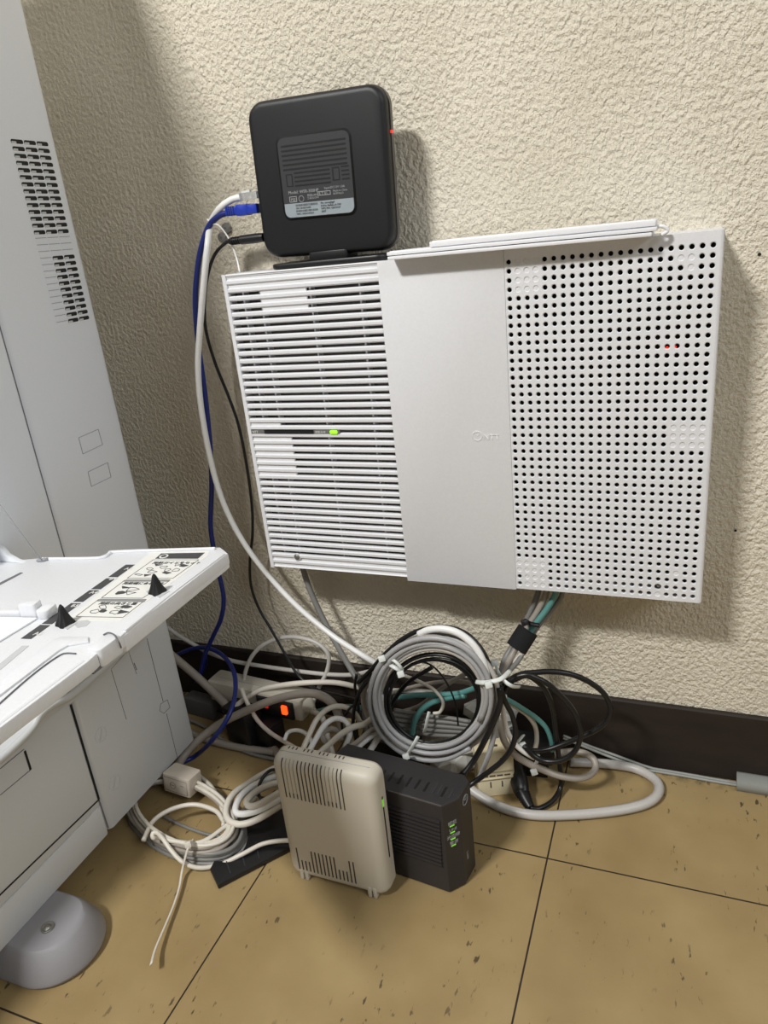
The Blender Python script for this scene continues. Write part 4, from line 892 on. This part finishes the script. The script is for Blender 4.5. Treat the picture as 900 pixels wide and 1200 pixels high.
for k, (z, tx_) in enumerate(((.090, '認証'), (.0815, 'UNI'), (.073, '光回線'), (.0645, '電源'))):
    mb = MB().use('greens'); mb.box((Wc*.33, z-.0042, 0), (Wc*.60, z-.0030, .0005), fb); o = mb.build('status_light', on); o['label'] = 'small lit green bar'
    mb = MB().use('print'); mb.text(tx_, fb @ Matrix.Translation((Wc*.5, z-.0018, .0003)), .0052, align='CENTER'); mb.build('light_caption', on)
fc = frame((*B_, 0), ((C_-B_).x, (C_-B_).y, 0), (0, 0, 1)); mb = MB().use('print', True)
mb.tube([fc @ Vector((.012+.0055*math.cos(a), .104+.0055*math.sin(a), .0003)) for a in [2*math.pi*i/18 for i in range(19)]], .0006, n=5, cap=False); mb.tube([fc @ Vector((.012+.0022*math.cos(a), .1062+.0022*math.sin(a), .0003)) for a in [2*math.pi*i/12 for i in range(13)]], .0005, n=5, cap=False)
mb.build('logo', on); mb = MB().use('print')
mb.text('NTT', fc @ Matrix.Translation((.011, .028, .0002)) @ Matrix.Rotation(math.pi/2, 4, 'Z'), .0055); mb.build('maker_name', on)

# ================================================================ BEIGE ADAPTOR BOX
bl = P(341, 1023, Z=.004); br = P(448, 1052, Z=.004); dx = Vector((br.x-bl.x, br.y-bl.y, 0)); Wt = dx.length; HT = .157; TH = .0265
ta = thing('network_adaptor', (bl+br)/2*1.0, 'beige upright slotted adaptor box on the floor in front', 'adaptor')
ta.location.z = 0
ft = frame((bl.x, bl.y, .004), dx, (0, 0, 1))            # x right, y up, z toward the camera
lv = [(.006, -TH), (.002, -TH+.0015), (0, -TH+.005), (0, -.010), (.0014, -.0055), (.0045, -.0020), (.0085, -.0004), (.012, 0)]
mb = MB().use('beige', True); rings = [[ft @ Vector((x, y, z)) for x, y in rrect(d-.001, d*.6, Wt+.008-d, HT-d, max(.003, .012-d*.7), 6)] for d, z in lv]
mb.loft(rings); mb.build('casing', ta, angle=.5)
mlow = MB().use('slot'); mb = MB().use('slot'); nS = 16; u0 = .013; us = (Wt*.735-u0)/(nS-1)
for k in range(nS):
    u = u0+k*us; deep = k in (0, 4, 5, 6, 7, 8, 9, 10, 14, 15)
    zt_ = HT-.011
    mb.use('slot' if deep else 'slotl')
    wv = .0006 if deep else .0005
    mb.box((u-wv, HT-.048+.0*k, 0), (u+wv, HT-.012, .0003), ft)
    # slots carry on over the rounded top edge
    mb.tube([ft @ Vector((u, HT-a_, b_)) for a_, b_ in ((.0140, 0), (.0110, -.0001), (.0082, -.0004), (.0044, -.0019), (.0016, -.0050))], wv*1.1, n=5)
    mb.use('slot'); mb.box((u-.0006, HT-.047, .0001), (u+.0006, HT-.041, .00035), ft)
    mb.box((u-.0007, HT-.0002, -.0215), (u+.0007, HT+.0002, -.0175), ft) if k % 4 != 3 else None
    mlow.box((u-.0007, .0105, -.0001), (u+.0007, .040 if deep else .024, .0003), ft)
mb.build('vent_slots', ta); mlow.build('vent_slots', ta)
mb = MB().use('softseam'); mb.box((.005, HT-.0001, -.0135), (Wt-.002, HT+.00025, -.0129), ft)
fs = frame(ft @ Vector((Wt+.0082, 0, 0)), -(ft.to_3x3().col[2]), (0, 0, 1)); mb.use('black'); mb.box((.0115, .046, -.0008), (.0135, .124, .0002), fs); mb.build('side_slot', ta)
mb = MB().use('greens'); mb.box((.0113, .112, -.0006), (.0137, .121, .0005), fs); o = mb.build('status_light', ta); o['label'] = 'small green light in the side slot'
for u in (.012, Wt-.016):
    mb = MB().use('beige', True)
    for k in (0, 1): mb.prism(rrect(u+k*.006, -.0038, u+.0042+k*.006, .010, .0015, 3), .006, ft @ Matrix.Translation((0, 0, -.0055)), .0006)
    mb.build('foot', ta, angle=.6)
cable('thin_black_cable', [(340, 907, .07), (320, 902, .06), (309, 910, .055), (303, 924, .05), (306, 936, .045), (322, 942, .04), (345, 944, .04)], .0020, 'cblack', 'black cable hooking out left of the beige adaptor')

# ================================================================ FLOOR COIL AT LEFT
def fcoil(turns, r, m, label, start, z0_=.004, tail0=(), tail1=(), cx=216, cy=955):
    pts = []; n = 16; total = len(turns)
    for k, (rx, ry, ox, oy, z) in enumerate(turns):
        nx = turns[min(k+1, total-1)]
        for j in range(n):
            t = j/n; a = start+2*math.pi*t; g = [u+(v-u)*t for u, v in zip((rx, ry, ox, oy, z), nx)]
            pts.append(P(cx+g[2]+g[0]*math.cos(a-.35)*1.0, cy+g[3]+g[1]*math.sin(a), Z=g[4]+r+.002*math.sin(a*2+k)*.6+.001))
    full = [pt(p) for p in tail0]+pts+[pt(p) for p in tail1]
    q = spline(full, 3)
    for v in q: v.z = max(v.z, r+.0004)
    mb = MB().use(m, True); mb.tube(q, r, n=8); return tag(mb.build('floor_coil_cable'), label, 'cable', 'cables coiled on the floor beside the copier')
fcoil([(73, 52, 2, 6, 0), (69, 49, 3, 5, .001), (65, 46, 3, 7, .005), (61, 43, 2, 5, .007), (70, 46, 0, 2, .009), (63, 44, 5, 2, .011)], .0027, 'greyd', 'dark grey cable forming the wide lower turns of the floor coil', .4)
fcoil([(66, 47, -4, -2, .013), (61, 44, -4, 0, .014), (57, 42, -3, -3, .015), (64, 44, 2, -4, .017), (55, 39, -2, 0, .018)], .0025, 'greyb', 'pale grey cable in the upper turns of the floor coil', 2.6)
fcoil([(60, 40, -6, -6, .020), (55, 37, -4, -3, .021), (58, 41, 0, -5, .023)], .0023, 'cwarm', 'warm white cable topmost on the floor coil', 4.2)
cable('floor_white_cable', [(300, 935, .02), (285, 950, .024), (262, 970, .026), (235, 987, .026), (205, 986, .026), (187, 981, .028), (180, 982, .032), (179, 977, .036), (184, 976, .036), (191, 983, .030), (201, 997, .022), (214, 1010, .014), (233, 1017, .007), (258, 1013, .004), (284, 1001, .011), (308, 989, .013), (333, 985, .015), (352, 986, .015)], .0026, 'cwarm', 'white cable running from the floor coil over the black plate')  # white cable toned down to warm white, shade included in the colour
cable('floor_white_cable', [(168, 985, .024), (180, 962, .026), (202, 948, .027), (228, 943, .027), (252, 950, .026), (262, 962, .024)], .0028, 'cwarm', 'white cable arching across the middle of the floor coil')
cable('floor_thin_cable', [(190, 956, .003), (215, 968, .003), (240, 977, .003), (258, 980, .003)], .0020, 'greyd', 'thin dark grey cable lying inside the floor coil')
for k, (pl_, dsc) in enumerate([
  ([(335, 896, .05), (316, 903, .045), (292, 917, .04), (273, 931, .036), (265, 948, .032), (268, 961, .03), (282, 966, .03), (302, 960, .034), (330, 943, .042)], 'outer strand of the thick white cable folded left of the adaptor'),
  ([(335, 905, .055), (315, 913, .05), (295, 922, .045), (281, 935, .042), (276, 950, .038), (284, 954, .038), (304, 949, .042), (332, 934, .05)], 'middle strand of the thick white cable folded left of the adaptor'),
  ([(335, 915, .058), (313, 921, .055), (297, 930, .05), (289, 941, .046), (300, 944, .048), (334, 925, .056)], 'inner strand of the thick white cable folded left of the adaptor')]):
    cable('folded_white_cable', pl_, .0040, 'cwarm' if k != 1 else 'cwhite', dsc, group='thick white cable folded left of the adaptor')
o = tie([(226, 984, .030), (221, 992, .032), (217, 1005, .022), (213, 1022, .009), (210, 1040, .006), (203, 1062, .006), (193, 1086, .007), (182, 1112, .010), (177, 1130, .014)], .0024, 'pale cable tie with a long tail lying on the floor', (224, 985, .033), 'cwarm')
cable('coil_strand', [(232, 908, .012), (246, 920, .016), (256, 936, .02), (262, 955, .022), (262, 968, .022)], .0028, 'cwarm', 'white cable leaving the small beige junction box')
f = boxfr(213, 926, .014, -.05, -.12, .04)
jb = thing('junction_box', f.translation, 'small beige junction box resting on the floor coil', 'junction box')
mb = MB().use('jbox', True); mb.prism(rrect(-.021, -.010, .021, .016, .003, 4), .026, f, .0018); mb.build('casing', jb, angle=.6)
mb = MB().use('beige', True); fj = f @ Matrix.Translation((0, -.010, .013)) @ Matrix.Rotation(math.pi/2, 4, 'X')
mb.use('softslot' if 0 else 'greyb'); 
for a in ((-.018, -.0095, .018, -.009), (-.018, .009, .018, .0095), (-.018, -.009, -.0175, .009), (.0175, -.009, .018, .009)): mb.box((a[0], a[1], 0), (a[2], a[3], .0004), fj)
mb.tube([fj @ Vector((-.004+.0042*math.cos(t), .0042*math.sin(t), .0003)) for t in [2*math.pi*i/14 for i in range(15)]], .0005, n=5, cap=False); mb.box((-.0065, -.0004, 0), (-.0015, .0004, .0006), fj); mb.box((.008, .002, 0), (.013, .0026, .0005), fj); mb.build('cover_plate', jb)
# black plate under the adaptor
mb = MB().use('blackp', True); Zp = .007; qd = [P(246, 1018, Z=Zp), P(255, 1037, Z=Zp), P(345, 990, Z=Zp), P(352, 950, Z=Zp), P(322, 925, Z=Zp), P(262, 985, Z=Zp)]
bp_ = thing('black_plate', (sum(v.x for v in qd)/6, sum(v.y for v in qd)/6, 0), 'flat black plastic plate on the floor left of the beige adaptor', 'plate')
mb.prism([(v.x, v.y) for v in qd], Zp-.0005, frame((0, 0, .0005), (1, 0, 0), (0, 1, 0)), .0012); mb.build('plate', bp_, angle=.6)
mb = MB().use('router2')
for t in (.2, .4, .6):
    a = qd[1].lerp(qd[2], t*.9); b = qd[0].lerp(qd[3], t*.8); d = b-a; mb.box((.006, -.0006, 0), (d.length-.004, .0006, .0008), frame(Vector((a.x, a.y, Zp)), d, (-d.y, d.x, 0)))
mb.build('raised_rib', bp_)
